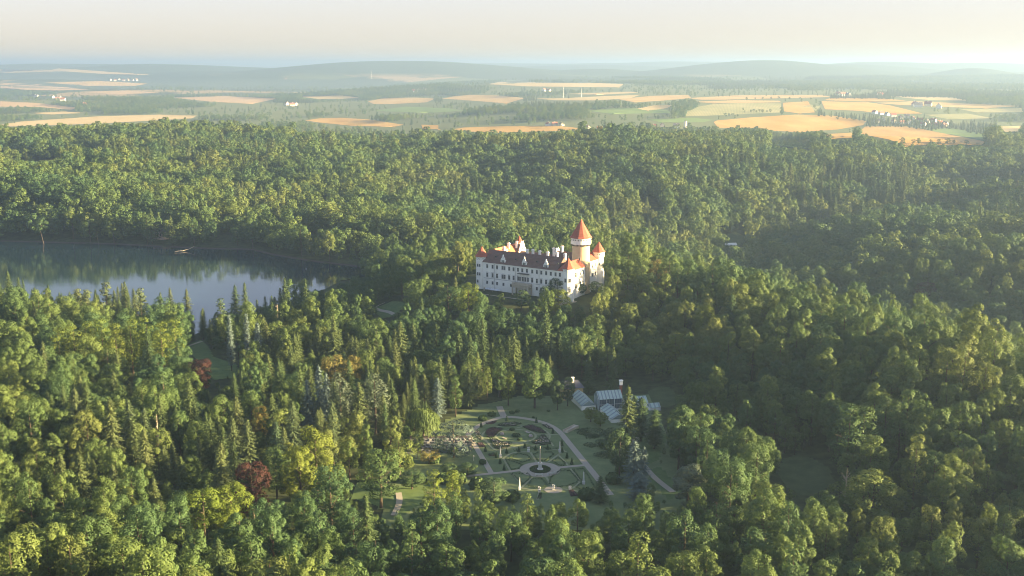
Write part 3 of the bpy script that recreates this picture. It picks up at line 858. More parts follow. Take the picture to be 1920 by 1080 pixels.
# lower growth where a full-grown tree would stand in the way
for shrink in (.7, .55, .4, .3):
    b = hides(x, y, z, Hn, Rn) | ((y > 1100) & in_field_px(x, y, z, Hn))
    scale = np.where(b, scale*shrink, scale); Hn = np.where(b, Hn*shrink, Hn); Rn = np.where(b, Rn*shrink, Rn)
b = hides(x, y, z, Hn, Rn) | ((y > 1100) & in_field_px(x, y, z, Hn)) | (scale < .06)
for kd, poly in FIELDS:
    if kd == 'grass' and poly[0][0] in (0, 1436): 
        w = [at(px, py) for px, py in poly]; b |= inside(x, y, w)
x, y, z, scale, is_con, Hn, Rn = (a[~b] for a in (x, y, z, scale, is_con, Hn, Rn))

# ---- far woods between the fields
P2 = jitter_points(2250, 7200, 15.0, .60, .60, 100, seed=3)
x2, y2 = P2[:, 0], P2[:, 1]
wood = vnoise(x2, y2*.8, 620, 21)*.7 + vnoise(x2, y2, 230, 22)*.5
kp = (wood > .02 + .10*sstep(4000, 6500, y2)) | (np.random.default_rng(8).random(len(x2)) < .05)
x2, y2 = x2[kp], y2[kp]; z2 = ground(x2, y2)
s2 = .42 + .5*np.random.default_rng(9).random(len(x2))
b2 = in_field_px(x2, y2, z2, 22*s2)
x2, y2, z2, s2 = x2[~b2], y2[~b2], z2[~b2], s2[~b2]
con2 = vnoise(x2, y2, 400, 31) > .35
# ------------------------------------------------------------------ uncountable woods as instanced stuff
def scatter(name, protos, X, Y, Z, sc, label=None, seed=0):
    g = np.random.default_rng(seed)
    n = len(X)
    me = bpy.data.meshes.new(name)
    me.vertices.add(n); me.vertices.foreach_set("co", np.stack([X, Y, Z], 1).astype(np.float32).ravel())
    a = me.attributes.new("rot", 'FLOAT_VECTOR', 'POINT'); r = np.zeros((n, 3), np.float32); r[:, 2] = g.random(n)*6.283; a.data.foreach_set("vector", r.ravel())
    a = me.attributes.new("siz", 'FLOAT_VECTOR', 'POINT'); s = np.stack([sc*(.80+.36*g.random(n)), sc*(.80+.36*g.random(n)), sc*(.82+.34*g.random(n))], 1).astype(np.float32); a.data.foreach_set("vector", s.ravel())
    a = me.attributes.new("pick", 'INT', 'POINT'); a.data.foreach_set("value", g.integers(0, len(protos), n).astype(np.int32))
    o = link(bpy.data.objects.new(name, me)); tag(o, label=label, kind='stuff')
    ng = bpy.data.node_groups.new(name + "_nodes", 'GeometryNodeTree')
    ng.interface.new_socket("Geometry", in_out='INPUT', socket_type='NodeSocketGeometry')
    ng.interface.new_socket("Geometry", in_out='OUTPUT', socket_type='NodeSocketGeometry')
    N = ng.nodes.new; L = ng.links.new
    gi = N("NodeGroupInput"); go = N("NodeGroupOutput")
    iop = N("GeometryNodeInstanceOnPoints"); iop.inputs["Pick Instance"].default_value = True
    g2i = N("GeometryNodeGeometryToInstance")
    for pm in protos:
        po = bpy.data.objects.new(pm.name + "_source", pm)      # not linked into the scene
        oi = N("GeometryNodeObjectInfo"); oi.inputs["Object"].default_value = po
        L(oi.outputs["Geometry"], g2i.inputs[0])
    def attr(nm, t):
        n_ = N("GeometryNodeInputNamedAttribute"); n_.data_type = t; n_.inputs["Name"].default_value = nm; return n_
    L(gi.outputs[0], iop.inputs["Points"]); L(g2i.outputs[0], iop.inputs["Instance"])
    L(attr("pick", 'INT').outputs[0], iop.inputs["Instance Index"])
    e2r = N("FunctionNodeEulerToRotation"); L(attr("rot", 'FLOAT_VECTOR').outputs[0], e2r.inputs[0]); L(e2r.outputs[0], iop.inputs["Rotation"])
    L(attr("siz", 'FLOAT_VECTOR').outputs[0], iop.inputs["Scale"])
    L(iop.outputs[0], go.inputs[0])
    md = o.modifiers.new("scatter", 'NODES'); md.node_group = ng
    return o
# ------------------------------------------------------------------ crops
def field_mat(name, c1, c2, stripe=0.0, period=24.0, ang=0.0):
    m = bpy.data.materials.new(name); m.use_nodes = True
    nt = m.node_tree; N = nt.nodes.new; L = nt.links.new
    p = nt.nodes["Principled BSDF"]; p.inputs["Roughness"].default_value = .95; p.inputs["Specular IOR Level"].default_value = .1
    g = N("ShaderNodeNewGeometry")
    n = N("ShaderNodeTexNoise"); n.inputs["Scale"].default_value = .012; n.inputs["Detail"].default_value = 6; n.inputs["Roughness"].default_value = .6
    mp = N("ShaderNodeMapping"); mp.inputs["Rotation"].default_value = (0, 0, ang); mp.inputs["Scale"].default_value = (1, .35, 1)
    L(g.outputs["Position"], mp.inputs[0]); L(mp.outputs[0], n.inputs["Vector"])
    r = N("ShaderNodeValToRGB"); r.color_ramp.elements[0].position = .3; r.color_ramp.elements[0].color = (*c1, 1)
    r.color_ramp.elements[1].position = .7; r.color_ramp.elements[1].color = (*c2, 1); L(n.outputs[0], r.inputs[0])
    out = r.outputs[0]
    if stripe:
        m2 = N("ShaderNodeMapping"); m2.inputs["Rotation"].default_value = (0, 0, ang); L(g.outputs["Position"], m2.inputs[0])
        w = N("ShaderNodeTexWave"); w.inputs["Scale"].default_value = 1/period*3.14; w.inputs["Distortion"].default_value = .6; L(m2.outputs[0], w.inputs["Vector"])
        mr = N("ShaderNodeMapRange"); mr.inputs["To Min"].default_value = 1-stripe; mr.inputs["To Max"].default_value = 1; L(w.outputs[1], mr.inputs[0])
        v = N("ShaderNodeVectorMath"); v.operation = 'SCALE'; L(out, v.inputs[0]); L(mr.outputs[0], v.inputs["Scale"]); out = v.outputs[0]
    L(out, p.inputs["Base Color"])
    return m
FM = {'wheat': field_mat("ripe_wheat", (.42,.24,.05), (.60,.38,.12), .24, 30, .5),
      'rows': field_mat("straw_rows", (.40,.23,.06), (.57,.36,.12), .40, 26, .1),
      'stubble': field_mat("stubble", (.40,.26,.09), (.54,.38,.17), .2, 40, 1.1),
      'pale': field_mat("pale_stubble", (.42,.31,.14), (.50,.39,.20)),
      'pink': field_mat("dry_soil", (.43,.29,.15), (.50,.35,.20), .08, 60, .8),
      'ripe': field_mat("ripening_grain", (.24,.25,.10), (.38,.34,.17), .18, 40, .2),
      'grass': field_mat("meadow_grass", (.12,.19,.05), (.17,.23,.075))}
def field(kd, poly):
    ys_ = [p[1] for p in poly]; y0, y1 = min(ys_)+.05, max(ys_)-.05
    nr = max(4, int((y1-y0)/1.0)+2); nc = 22
    rows = []
    for py in np.linspace(y0, y1, nr):
        xs = []
        for (ax, ay), (bx, by) in zip(poly, poly[1:]+poly[:1]):
            if (ay > py) != (by > py): xs.append(ax+(bx-ax)*(py-ay)/(by-ay))
        if len(xs) < 2: xs = [poly[0][0], poly[0][0]+1]
        for px in np.linspace(min(xs), max(xs), nc): rows.append((px, py))
    W = at_many(rows).reshape(nr, nc, 2)
    # the crop goes on a little under the trees that hide its near edge
    step = W[-1]-W[-2]; ln = np.linalg.norm(step, axis=1, keepdims=True); W = np.concatenate([W, (W[-1] + step/np.maximum(ln, 1e-6)*14)[None]]); nr += 1
    Z = ground(W[..., 0], W[..., 1]) + .35
    V = np.concatenate([W, Z[..., None]], -1).reshape(-1, 3)
    ix = np.arange(nr*nc).reshape(nr, nc)
    F = np.stack([ix[1:, :-1], ix[1:, 1:], ix[:-1, 1:], ix[:-1, :-1]], -1).reshape(-1, 4)
    nm = {'wheat': 'wheat_field', 'rows': 'straw_field', 'stubble': 'stubble_field', 'pale': 'stubble_field', 'pink': 'stubble_field', 'ripe': 'grain_field', 'grass': 'meadow'}[kd]
    tag(link(bpy.data.objects.new(nm, mesh_np(nm, V, F, [FM[kd]]))), kind='structure')
for kd, poly in FIELDS: field(kd, poly)

# ------------------------------------------------------------------ lawns and paths near the viewer
M['lawn'] = mat("lawn_grass", (.115,.165,.06), .95, .1, (.075,.115,.042), .35)
M['meadow'] = mat("rough_meadow", (.075,.10,.042), .95, .1, (.045,.062,.028), .2)
M['gravel'] = mat("path_gravel", (.34,.31,.25), .95, .1, (.29,.26,.21), 3.0)
M['soil'] = mat("bed_soil", (.085,.065,.06), .95, .1, (.055,.045,.042), 2.5)

def drape_poly(name, poly, lift, m, cell=2.5, kind='structure'):
    xs = [p[0] for p in poly]; ys_ = [p[1] for p in poly]
    gx = np.arange(min(xs)-cell, max(xs)+cell, cell); gy = np.arange(min(ys_)-cell, max(ys_)+cell, cell)
    XX, YY = np.meshgrid(gx, gy); cin = inside(XX, YY, poly)
    ix = np.arange(XX.size).reshape(XX.shape)
    q = cin[:-1, :-1] & cin[1:, 1:] & cin[:-1, 1:] & cin[1:, :-1]
    F = np.stack([ix[:-1, :-1], ix[:-1, 1:], ix[1:, 1:], ix[1:, :-1]], -1)[q]
    V = np.stack([XX, YY, ground(XX, YY)+lift], -1).reshape(-1, 3)
    return tag(link(bpy.data.objects.new(name, mesh_np(name, V, F.reshape(-1, 4), [m], smooth=True))), kind=kind)

def ribbon(name, pts, w, lift, m, zfix=None):
    """a path: a strip of the given width following the ground"""
    Q = [np.array(p, float) for p in pts]; D = []
    for a, b in zip(Q[:-1], Q[1:]):
        n = max(2, int(np.linalg.norm(b-a)/2.0))
        for k in range(n): D.append(a + (b-a)*k/n)
    D.append(Q[-1]); D = np.array(D)
    for _ in range(3): D[1:-1] = (D[:-2]+2*D[1:-1]+D[2:])/4
    t = unit(np.gradient(D, axis=0)); nrm = np.stack([-t[:, 1], t[:, 0]], 1)*w/2
    A = D+nrm; B = D-nrm
    za = ground(A[:, 0], A[:, 1])+lift if zfix is None else np.full(len(A), zfix)
    zb = ground(B[:, 0], B[:, 1])+lift if zfix is None else np.full(len(B), zfix)
    V = np.concatenate([np.c_[A, za], np.c_[B, zb]]); n = len(D)
    F = np.array([(n+i, n+i+1, i+1, i) for i in range(n-1)])
    return tag(link(bpy.data.objects.new(name, mesh_np(name, V, F, [m]))), kind='structure')
for w, kd in CLEAR_W:
    drape_poly('lawn' if kd == 'lawn' else 'meadow', [(sum(q[0] for q in w)/len(w)*-.18+p[0]*1.18, sum(q[1] for q in w)/len(w)*-.18+p[1]*1.18) for p in w], .12, M['lawn'] if kd == 'lawn' else M['meadow'], 1.0)
for pl, w in PATHS_W: ribbon('footpath', pl, w, .3, M['gravel'])
# bare shore along the far bank
shore = [p for p in LAKE[2:12]]
ribbon('lake_shore', shore, 2.2, .25, M['soil'])
# ------------------------------------------------------------------ castle
M['plaster'] = mat("white_plaster", (.86,.845,.79), .9, .2, (.77,.75,.69), .22)
M['tower_plaster'] = mat("sun_toned_plaster", (.56,.45,.29), .9, .2, (.47,.37,.24), .35)  # sun's golden warmth put into the plaster colour, darker than the white walls
M['roof_dark'] = mat("dark_slate_tiles", (.15,.085,.068), .8, .3, (.11,.064,.054), .6)
M['roof_red'] = mat("red_roof_tiles", (.35,.10,.062), .8, .25, (.26,.072,.048), .8)
M['roof_red_sunlit'] = mat("sunlit_red_roof_tiles", (.40,.15,.075), .8, .25, (.31,.11,.06), .8)  # red tiles with the sun's orange put into the colour, for the west roof
M['window_glass'] = mat("window_glass", (.03,.035,.04), .15, .5)
M['stone'] = mat("sandstone", (.48,.42,.33), .9, .2, (.38,.33,.26), .8)
M['trim'] = mat("grey_trim", (.42,.42,.42), .8, .3)
M['metal_dark'] = mat("dark_metal", (.05,.05,.05), .5, .5)
M['copper_green'] = mat("copper_finial", (.12,.25,.20), .5, .5)
CX0, CY0 = -20.4, 586.0
CROT = math.atan2(-.546, .838)
castle = empty('castle', (CX0, CY0, 0.0), CROT)
tag(castle, 'white castle with red pointed turrets and a great round tower on the wooded hill', 'castle')

def tile_roof(name, x0, x1, y0, y1, ze, zr, m, parent, axis='x', hip0=0, hip1=0, over=.45, nrow=9):
    """pitched roof laid in courses: every course of tiles is a real step"""
    mb = MB()
    if axis == 'x': L0, L1, w0, w1 = x0-over, x1+over, y0-over, y1+over
    else: L0, L1, w0, w1 = y0-over, y1+over, x0-over, x1+over
    wm = (w0+w1)/2; dz = (zr-ze)/nrow
    def pt(l, w, z): return (l, w, z) if axis == 'x' else (w, l, z)
    for s in (0, 1):
        wb = w0 if s == 0 else w1
        for k in range(nrow):
            f0, f1 = k/nrow, (k+1)/nrow
            a, b = wb+(wm-wb)*f0, wb+(wm-wb)*f1
            l0a, l1a = L0+hip0*f0, L1-hip1*f0; l0b, l1b = L0+hip0*f1, L1-hip1*f1
            z0, z1 = ze+(zr-ze)*f0+.07, ze+(zr-ze)*f1
            V = [pt(l0a,a,z0), pt(l1a,a,z0), pt(l1b,b,z1), pt(l0b,b,z1), pt(l0a,a,z0-.10), pt(l1a,a,z0-.10)]
            mb.add(V, [(0,1,2,3), (4,5,1,0)])
    # gable or hip ends
    for end, L, h in ((0, L0, hip0), (1, L1, hip1)):
        if h:
            s = 1 if end == 0 else -1
            mb.add([pt(L,w0,ze), pt(L,w1,ze), pt(L+s*h,wm,zr)], [(0,1,2)])
        else:
            mb.add([pt(L,w0,ze), pt(L,w1,ze), pt(L,wm,zr)], [(0,1,2)])
    mb.add([pt(L0,w0,ze), pt(L1,w0,ze), pt(L1,w1,ze), pt(L0,w1,ze)], [(3,2,1,0)])
    return mb.build(name, m, parent)

def cone_roof(name, c, r, z0, z1, m, parent, n=8, rows=7, finial=1.4, a0=None, fl=1.06):
    mb = MB(); prof = []
    for k in range(rows):
        f = k/rows
        prof += [(r*(1-f)*(fl if k == 0 else 1)+.05, z0+(z1-z0)*f), (r*(1-f-1/rows)+.10*(k < rows-1), z0+(z1-z0)*(f+1/rows)-.02)]
    prof[-1] = (.06, z1)
    mb.lathe(prof, n, c, a0=PI/n if a0 is None else a0)
    o = mb.build(name, m, parent)
    f = MB(); f.tube([(c[0],c[1],z1-.3),(c[0],c[1],z1+finial)], [.09,.04], 6); f.lathe([(.02,z1+finial*.3),(.22,z1+finial*.42),(.02,z1+finial*.55)], 8, c, cap=False)
    f.build('finial', M['copper_green'], o)
    return o

# walls
w = MB()
w.box(5.6, 59.0, 0, 13, -3, 15.0)
wm_ = w.build('front_wall', M['plaster'], castle)
w = MB(); w.zprism([(47.5,13.02),(59.0,13.02),(59.0,17.5),(47.5,17.5)], -3, 15.0); w.build('end_wall', M['plaster'], castle)
w = MB(); w.box(.6, 10, 13.02, 36, -3, 15.2); w.build('west_wing_wall', M['plaster'], castle)
w = MB(); w.box(10.02, 50, 25, 36, -3, 14.2); w.build('north_wing_wall', M['plaster'], castle)
w = MB(); w.box(50.02, 58.3, 24.6, 33.5, -3, 16.8); w.build('east_wing_wall', M['plaster'], castle)
# roofs
r_main = tile_roof('main_roof', 5.9, 52.2, 0, 13, 15.02, 21.0, M['roof_dark'], castle, nrow=10)
tile_roof('end_roof', 52.9, 59.0, 0, 17.5, 15.02, 19.2, M['roof_red'], castle, axis='y', hip0=2.8, hip1=2.8, nrow=7)
tile_roof('west_roof', .6, 10, 11, 35.5, 15.22, 20.6, M['roof_red_sunlit'], castle, axis='y')
tile_roof('north_roof', 2, 10.0, 28.0, 36.2, 16.9, 20.7, M['roof_dark'], castle)
tile_roof('rear_roof', 34.6, 50, 25, 36, 14.22, 19.6, M['roof_dark'], castle)
tile_roof('rear_low_roof', 10.4, 34, 26, 35.5, 14.22, 17.2, M['roof_dark'], castle)
tile_roof('east_roof', 50.02, 58.3, 24.6, 33.5, 16.82, 20.3, M['roof_red'], castle, axis='y', nrow=6)

# stepped gables
def stepped(name, x, y0, y1, z0, ztop, m, n=5, th=.5):
    mb = MB(); ym = (y0+y1)/2; hw = (y1-y0)/2
    for k in range(n):
        f0 = k/n; a = hw*(1-f0*.86)
        mb.box(x, x+th, ym-a, ym+a, z0+(ztop-z0)*k/n + (0.002 if k else 0), z0+(ztop-z0)*(k+1)/n)
        for s in (-1, 1):
            mb.lathe([(.22, z0+(ztop-z0)*(k+1)/n), (.26, z0+(ztop-z0)*(k+1)/n+.35), (.02, z0+(ztop-z0)*(k+1)/n+.6)], 6, (x+th/2, ym+s*(a-.3)))
    return mb.build(name, m, castle)
gy_ = stepped('stepped_gable', 10.05, 27.6, 36.4, 14.5, 22.2, M['plaster'], 6)
gp = MB(); gp.box(10.552, 10.60, 31.6, 32.4, 17.6, 18.9); gp.build('window', M['window_glass'], gy_)
stepped('stepped_gable', 34.0, 24.8, 36.2, 12.5, 20.8, M['plaster'], 7)

# corner turrets
def turret(cx_, cy_, r, zb, zt, apex, label):
    mb = MB(); mb.lathe([(r, zb), (r, zt-2.3), (r+.12, zt-2.25), (r+.12, zt-2.05), (r, zt-2.0), (r, zt), ], 8, (cx_, cy_), a0=PI/8)
    t = mb.build('corner_turret', M['plaster'], castle); t['label'] = label
    # painted lattice band under the eaves: raised strips
    lt = MB(); ap = r*math.cos(PI/8)
    for k in range(8):
        a = k*PI/4; d = Vector((math.cos(a), math.sin(a), 0)); s = Vector((-d.y, d.x, 0)); c = Vector((cx_, cy_, 0)) + d*(ap+.02); hw = r*math.sin(PI/8)*.9
        for q in (-1, 1):
            p0 = c - s*hw*q + Vector((0,0,zt-1.8)); p1 = c + s*hw*q + Vector((0,0,zt-.2))
            u = Vector((0,0,.09))
            lt.add([p0-u, p1-u, p1+u, p0+u, p0-u+d*.03, p1-u+d*.03, p1+u+d*.03, p0+u+d*.03], [(4,5,6,7), (0,1,5,4), (2,3,7,6)])
    lt.build('lattice', M['trim'], t)
    cone_roof('turret_roof', (cx_, cy_), r+.35, zt, apex, M['roof_red'], castle, 8, 6, 1.2)
    return t
turret(3.1, 2.6, 3.35, -3, 17.6, 23.0, 'octagonal corner turret at the long wing\'s far end')
turret(58.0, 1.8, 3.15, -4, 16.6, 22.0, 'octagonal corner turret beside the end wall')
# little roof turret on the back wing
mb = MB(); mb.lathe([(1.7,16),(1.7,20.4)], 8, (5.0,37.5), a0=PI/8); mb.build('roof_turret', M['plaster'], castle)
cone_roof('turret_roof', (5.0,37.5), 2.1, 20.4, 24.4, M['roof_red'], castle, 8, 5, 1.0)

# great tower
TC = (54.4, 21.0)
mb = MB(); mb.lathe([(5.15,-6),(4.95,2),(4.8,10),(4.75,26.0)], 40, TC); tw = mb.build('great_tower', M['tower_plaster'], castle)
mb = MB(); mb.lathe([(4.78,26.0),(5.35,26.6),(5.4,26.62),(5.4,29.9)], 40, TC); gal = mb.build('tower_gallery', M['plaster'], castle)
mb = MB()
for k in range(40):
    a = 2*PI*k/40; mb.tube([(TC[0]+5.0*math.cos(a), TC[1]+5.0*math.sin(a), 25.75), (TC[0]+5.32*math.cos(a), TC[1]+5.32*math.sin(a), 26.55)], [.2,.24], 4)
mb.build('corbels', M['metal_dark'], gal)
mb = MB()
for k in range(22):
    a = 2*PI*k/22+.1; d = Vector((math.cos(a), math.sin(a), 0)); s = Vector((-d.y, d.x, 0)); c = Vector((TC[0], TC[1], 28.9)) + d*5.38
    V = [c - s*.26 - Vector((0,0,.33)), c + s*.26 - Vector((0,0,.33)), c + s*.26 + Vector((0,0,.33)), c - s*.26 + Vector((0,0,.33))]
    V += [v + d*.06 for v in V]
    mb = MB().add(V, [(4,5,6,7),(0,1,5,4),(1,2,6,5),(2,3,7,6),(3,0,4,7)]); mb.build('loophole', M['window_glass'], gal)
cone_roof('tower_roof', TC, 5.75, 29.9, 39.6, M['roof_red'], castle, 12, 12, 2.8)
# small round tower
SC_ = (57.6, 35.0)
mb = MB(); mb.lathe([(3.3,-6),(3.2,9.5),(3.2,9.6),(2.65,10.8),(2.65,17.3),(3.05,17.8),(3.05,20.6)], 28, SC_); st = mb.build('small_tower', M['plaster'], castle)
cone_roof('small_tower_roof', SC_, 3.5, 20.6, 26.0, M['roof_red'], castle, 10, 7, 1.6)
for k in range(14):
    a = 2*PI*k/14; mb = MB(); mb.cbox((0,0,0), (.12,.4,.5)); o = mb.build('loophole', M['window_glass'], st); o.location = (SC_[0]+3.04*math.cos(a), SC_[1]+3.04*math.sin(a), 19.4); o.rotation_euler = (0,0,a)

# windows: one frame and pane mesh of each size, shared
def win_mesh(wd, ht):
    f = MB(); b = .12
    f.box(-wd/2-b, -wd/2, -.09, .05, -ht/2-b, ht/2+b); f.box(wd/2, wd/2+b, -.09, .05, -ht/2-b, ht/2+b)
    f.box(-wd/2, wd/2, -.09, .05, ht/2, ht/2+b); f.box(-wd/2-.1, wd/2+.1, -.2, .05, -ht/2-b-.1, -ht/2-.002)
    f.box(-wd/2, wd/2, -.04, -.01, ht*.12, ht*.12+.06); f.box(-.03, .03, -.042, -.008, -ht/2, ht/2)
    p = MB(); p.box(-wd/2, wd/2, -.02, .03, -ht/2, ht/2)
    return f.mesh('window', M['trim']), p.mesh('pane', M['window_glass'])
WM = {k: win_mesh(*k) for k in ((1.0,1.8),(1.05,2.15),(1.0,1.5),(.8,1.4),(1.3,2.5))}
def window(pos, size, rz=0.0, parent=None):
    f = bpy.data.objects.new('window', WM[size][0]); link(f, parent or castle); f.location = pos; f.rotation_euler = (0, 0, rz)
    p = bpy.data.objects.new('pane', WM[size][1]); link(p, f)
top = [8.4,11.9,14.8,18.3,19.6,22.6,25.4,28.2,30.9,33.8,37.1,40.0,42.7,45.7,48.5,51.4,54.0]
for m_ in top: window((m_, -.03, 13.0), (1.0,1.8))
for m_ in [8.4,11.9,14.8,18.3,19.6,22.6,25.4,28.2,37.1,40.0,42.7,45.7,48.5,51.4,54.0]: window((m_, -.03, 8.25), (1.05,2.15))
for m_ in [8.3,11.9,14.8,18.9,23.8,40.0,42.7,45.7,48.5,51.4]: window((m_, -.03, 4.1), (1.0,1.5))
for m_ in (29.6,31.2,32.8,34.4): window((m_, -.03, 8.25), (1.05,2.15))
ap = 3.35*math.cos(PI/8)
for zz, sz in ((13.0,(.8,1.4)),(8.3,(.8,1.4)),(4.2,(.8,1.4))):
    window((3.1-.65, 2.6-ap-.03, zz), sz)
    if zz > 5: window((3.1+.65, 2.6-ap-.03, zz), sz)
for yy, zz, sz in ((7.2,12.2,(1.3,2.5)),(8.9,12.2,(1.3,2.5)),(12.6,12.4,(1.0,1.8)),(7.2,6.4,(1.3,2.5)),(8.9,6.4,(1.3,2.5)),(12.6,6.6,(1.3,2.5)),(4.9+.9,2.0,(1.0,1.5)),(15.5,12.4,(1.0,1.8)),(15.5,6.6,(1.0,1.8))):
    window((59.03, yy, zz), sz, PI/2)
for yy, zz in ((27.2,14.2),(30.4,14.2),(27.2,9.2),(30.4,9.2)): window((58.33, yy, zz), (1.0,1.8), PI/2)
ap = 3.15*math.cos(PI/8)
window((58.0, 1.8-ap-.03, 10.6), (1.0,1.8)); window((58.0+ap*.707, 1.8-ap*.707, 10.6), (1.0,1.8), PI/4); window((58.0+ap*.707, 1.8-ap*.707, 5.2), (1.0,1.8), PI/4)
for a, zz in ((-1.9,13.6),(-.75,5.0),(-1.2,19.0)):
    window((TC[0]+4.80*math.cos(a), TC[1]+4.80*math.sin(a), zz), (.8,1.4), a+PI/2)
window((SC_[0]+2.68*math.cos(-.9), SC_[1]+2.68*math.sin(-.9), 14.2), (.8,1.4), -.9+PI/2)
# string course, cornice, drainpipes, lintels
mb = MB(); mb.box(6.2, 55.4, -.16, 0.0, 6.3, 6.55); mb.build('string_course', M['trim'], castle)
mb = MB(); mb.box(6.2, 55.4, -.30, 0.0, 14.55, 14.98); mb.build('cornice', M['plaster'], castle)
for m_ in (13.2, 26.7, 41.4):
    mb = MB(); mb.tube([(m_, -.14, -1), (m_, -.14, 14.9)], [.11,.11], 6); mb.build('drainpipe', M['trim'], castle)
for m_ in (8.4,11.9,14.8,18.95,22.6,25.4,28.2,37.1,40.0,42.7,45.7,48.5,51.4,54.0):
    mb = MB(); mb.box(m_-.85, m_+.85, -.2, 0.0, 9.75, 9.9); mb.build('lintel', M['trim'], castle)
# dormers with scrolled gables
for m_ in (18.2, 31.7, 45.1):
    d = MB()
    poly = [(-1.5,15.3),(1.5,15.3),(1.5,17.3),(1.15,17.3),(1.15,18.1),(.75,18.1),(.75,18.9),(.35,18.9),(.35,19.6),(0,20.2),(-.35,19.6),(-.35,18.9),(-.75,18.9),(-.75,18.1),(-1.15,18.1),(-1.15,17.3),(-1.5,17.3)]
    d.prism([(m_+a, b) for a, b in poly], .55, 1.0)
    d.box(m_-1.3, m_+1.3, 1.002, 4.0, 15.3, 17.2)
    dd = d.build('dormer', M['plaster'], castle)
    rf = MB(); rf.prism([(m_-1.45,17.2),(m_+1.45,17.2),(m_,18.8)], 1.02, 5.0); rf.build('dormer_roof', M['roof_dark'], dd)
    for q in (-.42, .42):
        f = bpy.data.objects.new('window', WM[(.8,1.4)][0]); link(f, dd); f.location = (m_+q*1.15, .52, 16.4); f.scale = (.8,1,.9)
    for q in (-.42, .42):
        mb = MB(); mb.cbox((m_+q*1.15, .53, 16.4), (.6,.05,1.2)); mb.build('pane', M['window_glass'], dd)
for m_, yy in ((12.0,3.1),(25.0,3.0),(38.4,3.0),(51.0,3.2)):
    zz = 15+6*yy/6.5; v = MB(); v.prism([(m_-.55,zz-.3),(m_+.55,zz-.3),(m_+.4,zz+.55),(m_-.4,zz+.55)], yy-.5, yy+.9); v.build('roof_vent', M['metal_dark'], r_main)
# chimneys
def chimney(cx_, cy_, z0, z1, wd=1.15):
    c = MB(); c.box(cx_-wd/2, cx_+wd/2, cy_-wd*.4, cy_+wd*.4, z0, z1-.7); c.box(cx_-wd*.68, cx_+wd*.68, cy_-wd*.58, cy_+wd*.58, z1-.7, z1-.35); c.box(cx_-wd*.45, cx_+wd*.45, cy_-wd*.35, cy_+wd*.35, z1-.348, z1)
    o = c.build('chimney', M['plaster'], castle)
    p = MB(); p.lathe([(.18,z1),(.22,z1+.35)], 8, (cx_, cy_)); p.build('chimney_pot', M['roof_red'], o)
for a in ((28.5,8.6,18,23.0),(32.0,8.8,18,23.2),(36.4,8.6,18,23.0),(41.3,8.6,18,22.8),(47.0,8.8,18,23.0),(52.0,8.4,17,22.9),(33.2,28.5,14,21.4),(37.6,30.0,17,22.6),(10.5,13.2,18,22.0),(6.5,24.0,19,22.4),(8.0,30.0,18,22.6)): chimney(*a)
d = MB(); d.prism([(-1.2,17.2),(1.2,17.2),(1.2,18.6),(.5,19.4),(0,20.0),(-.5,19.4),(-1.2,18.6)], 0, 2.2); o = d.build('dormer', M['plaster'], castle); o.location = (9.0, 18.5, 0); o.rotation_euler = (0,0,PI/2)
# balcony bay and arcaded porch
mb = MB(); mb.box(28.9, 35.3, -2.0, 0, 11.15, 11.5); bay = mb.build('balcony_canopy', M['metal_dark'], castle)
for m_ in (29.1, 31.1, 33.1, 35.1):
    mb = MB(); mb.tube([(m_,-1.85,6.3),(m_,-1.85,11.15)], [.08,.08], 6); mb.build('post', M['trim'], bay)
p = MB(); x0_, x1_ = 27.2, 36.8; y0_ = -4.2
p.box(x0_-.3, x1_+.3, y0_-.3, 0, 5.5, 6.15)
nb = 5; wd = (x1_-x0_)/nb
for k in range(nb+1):
    xx = x0_+k*wd; p.box(xx-.32, xx+.32, y0_, y0_+.6, -2, 5.5)
for k in range(nb):
    a0 = x0_+k*wd+.32; a1 = x0_+(k+1)*wd-.32; c_ = (a0+a1)/2; r_ = (a1-a0)/2
    pts = [(c_+r_*math.cos(t), 3.6+r_*math.sin(t)) for t in np.linspace(PI, 0, 9)]
    for (ax, az), (bx, bz) in zip(pts[:-1], pts[1:]):
        p.prism([(ax,az),(bx,bz),(bx,5.498),(ax,5.498)], y0_+.05, y0_+.5)
for sx in (x0_, x1_):
    p.box(sx-.3, sx+.3, -.7, -.02, -2, 5.5); p.box(sx-.25, sx+.25, y0_+.62, -.72, 4.6, 5.5)
porch = p.build('arcaded_porch', M['stone'], castle)
b = MB(); b.box(x0_-.2, x1_+.2, y0_-.15, y0_, 6.9, 7.05)
for k in range(25): 
    xx = x0_+.2+k*(x1_-x0_-.4)/24; b.lathe([(.09,6.15),(.13,6.5),(.08,6.9)], 5, (xx, y0_-.08))
b.build('balustrade', M['stone'], porch)

# terrace in front of the castle
def cw(lx, ly): return (CX0 + lx*.838 + ly*.546, CY0 - lx*.546 + ly*.838)
tp = [cw(-2,-11), cw(40,-12), cw(46,-8), cw(58,-5), cw(62,2), cw(62,36), cw(-3,40), cw(-3,-2)]
mb = MB(); mb.zprism(tp, -6, -.9); tag(mb.build('terrace', M['stone']), kind='structure')
lawn_t = [cw(0,-9.5), cw(24,-10.5), cw(24,-5.5), cw(0,-5)]
mb = MB(); mb.zprism(lawn_t, -.9, -.80); tag(mb.build('terrace_lawn', M['lawn']), kind='structure')
mb = MB()
for k in range(36):
    lx = -1.5+k*1.14; q = cw(lx, -11.0); mb.lathe([(.16,-.9),(.2,-.5),(.12,0)], 5, q)
a_, b_ = cw(-2,-11.1), cw(40,-12)
tw_ = empty('terrace_balustrade', (0,0,0)); tag(tw_, 'low stone balustrade along the front edge of the castle terrace', 'balustrade')
mb.build('baluster', M['stone'], tw_)['kind'] = 'stuff'
rl = MB(); d_ = Vector((b_[0]-a_[0], b_[1]-a_[1], 0)).normalized(); n_ = Vector((-d_.y, d_.x, 0))*.22
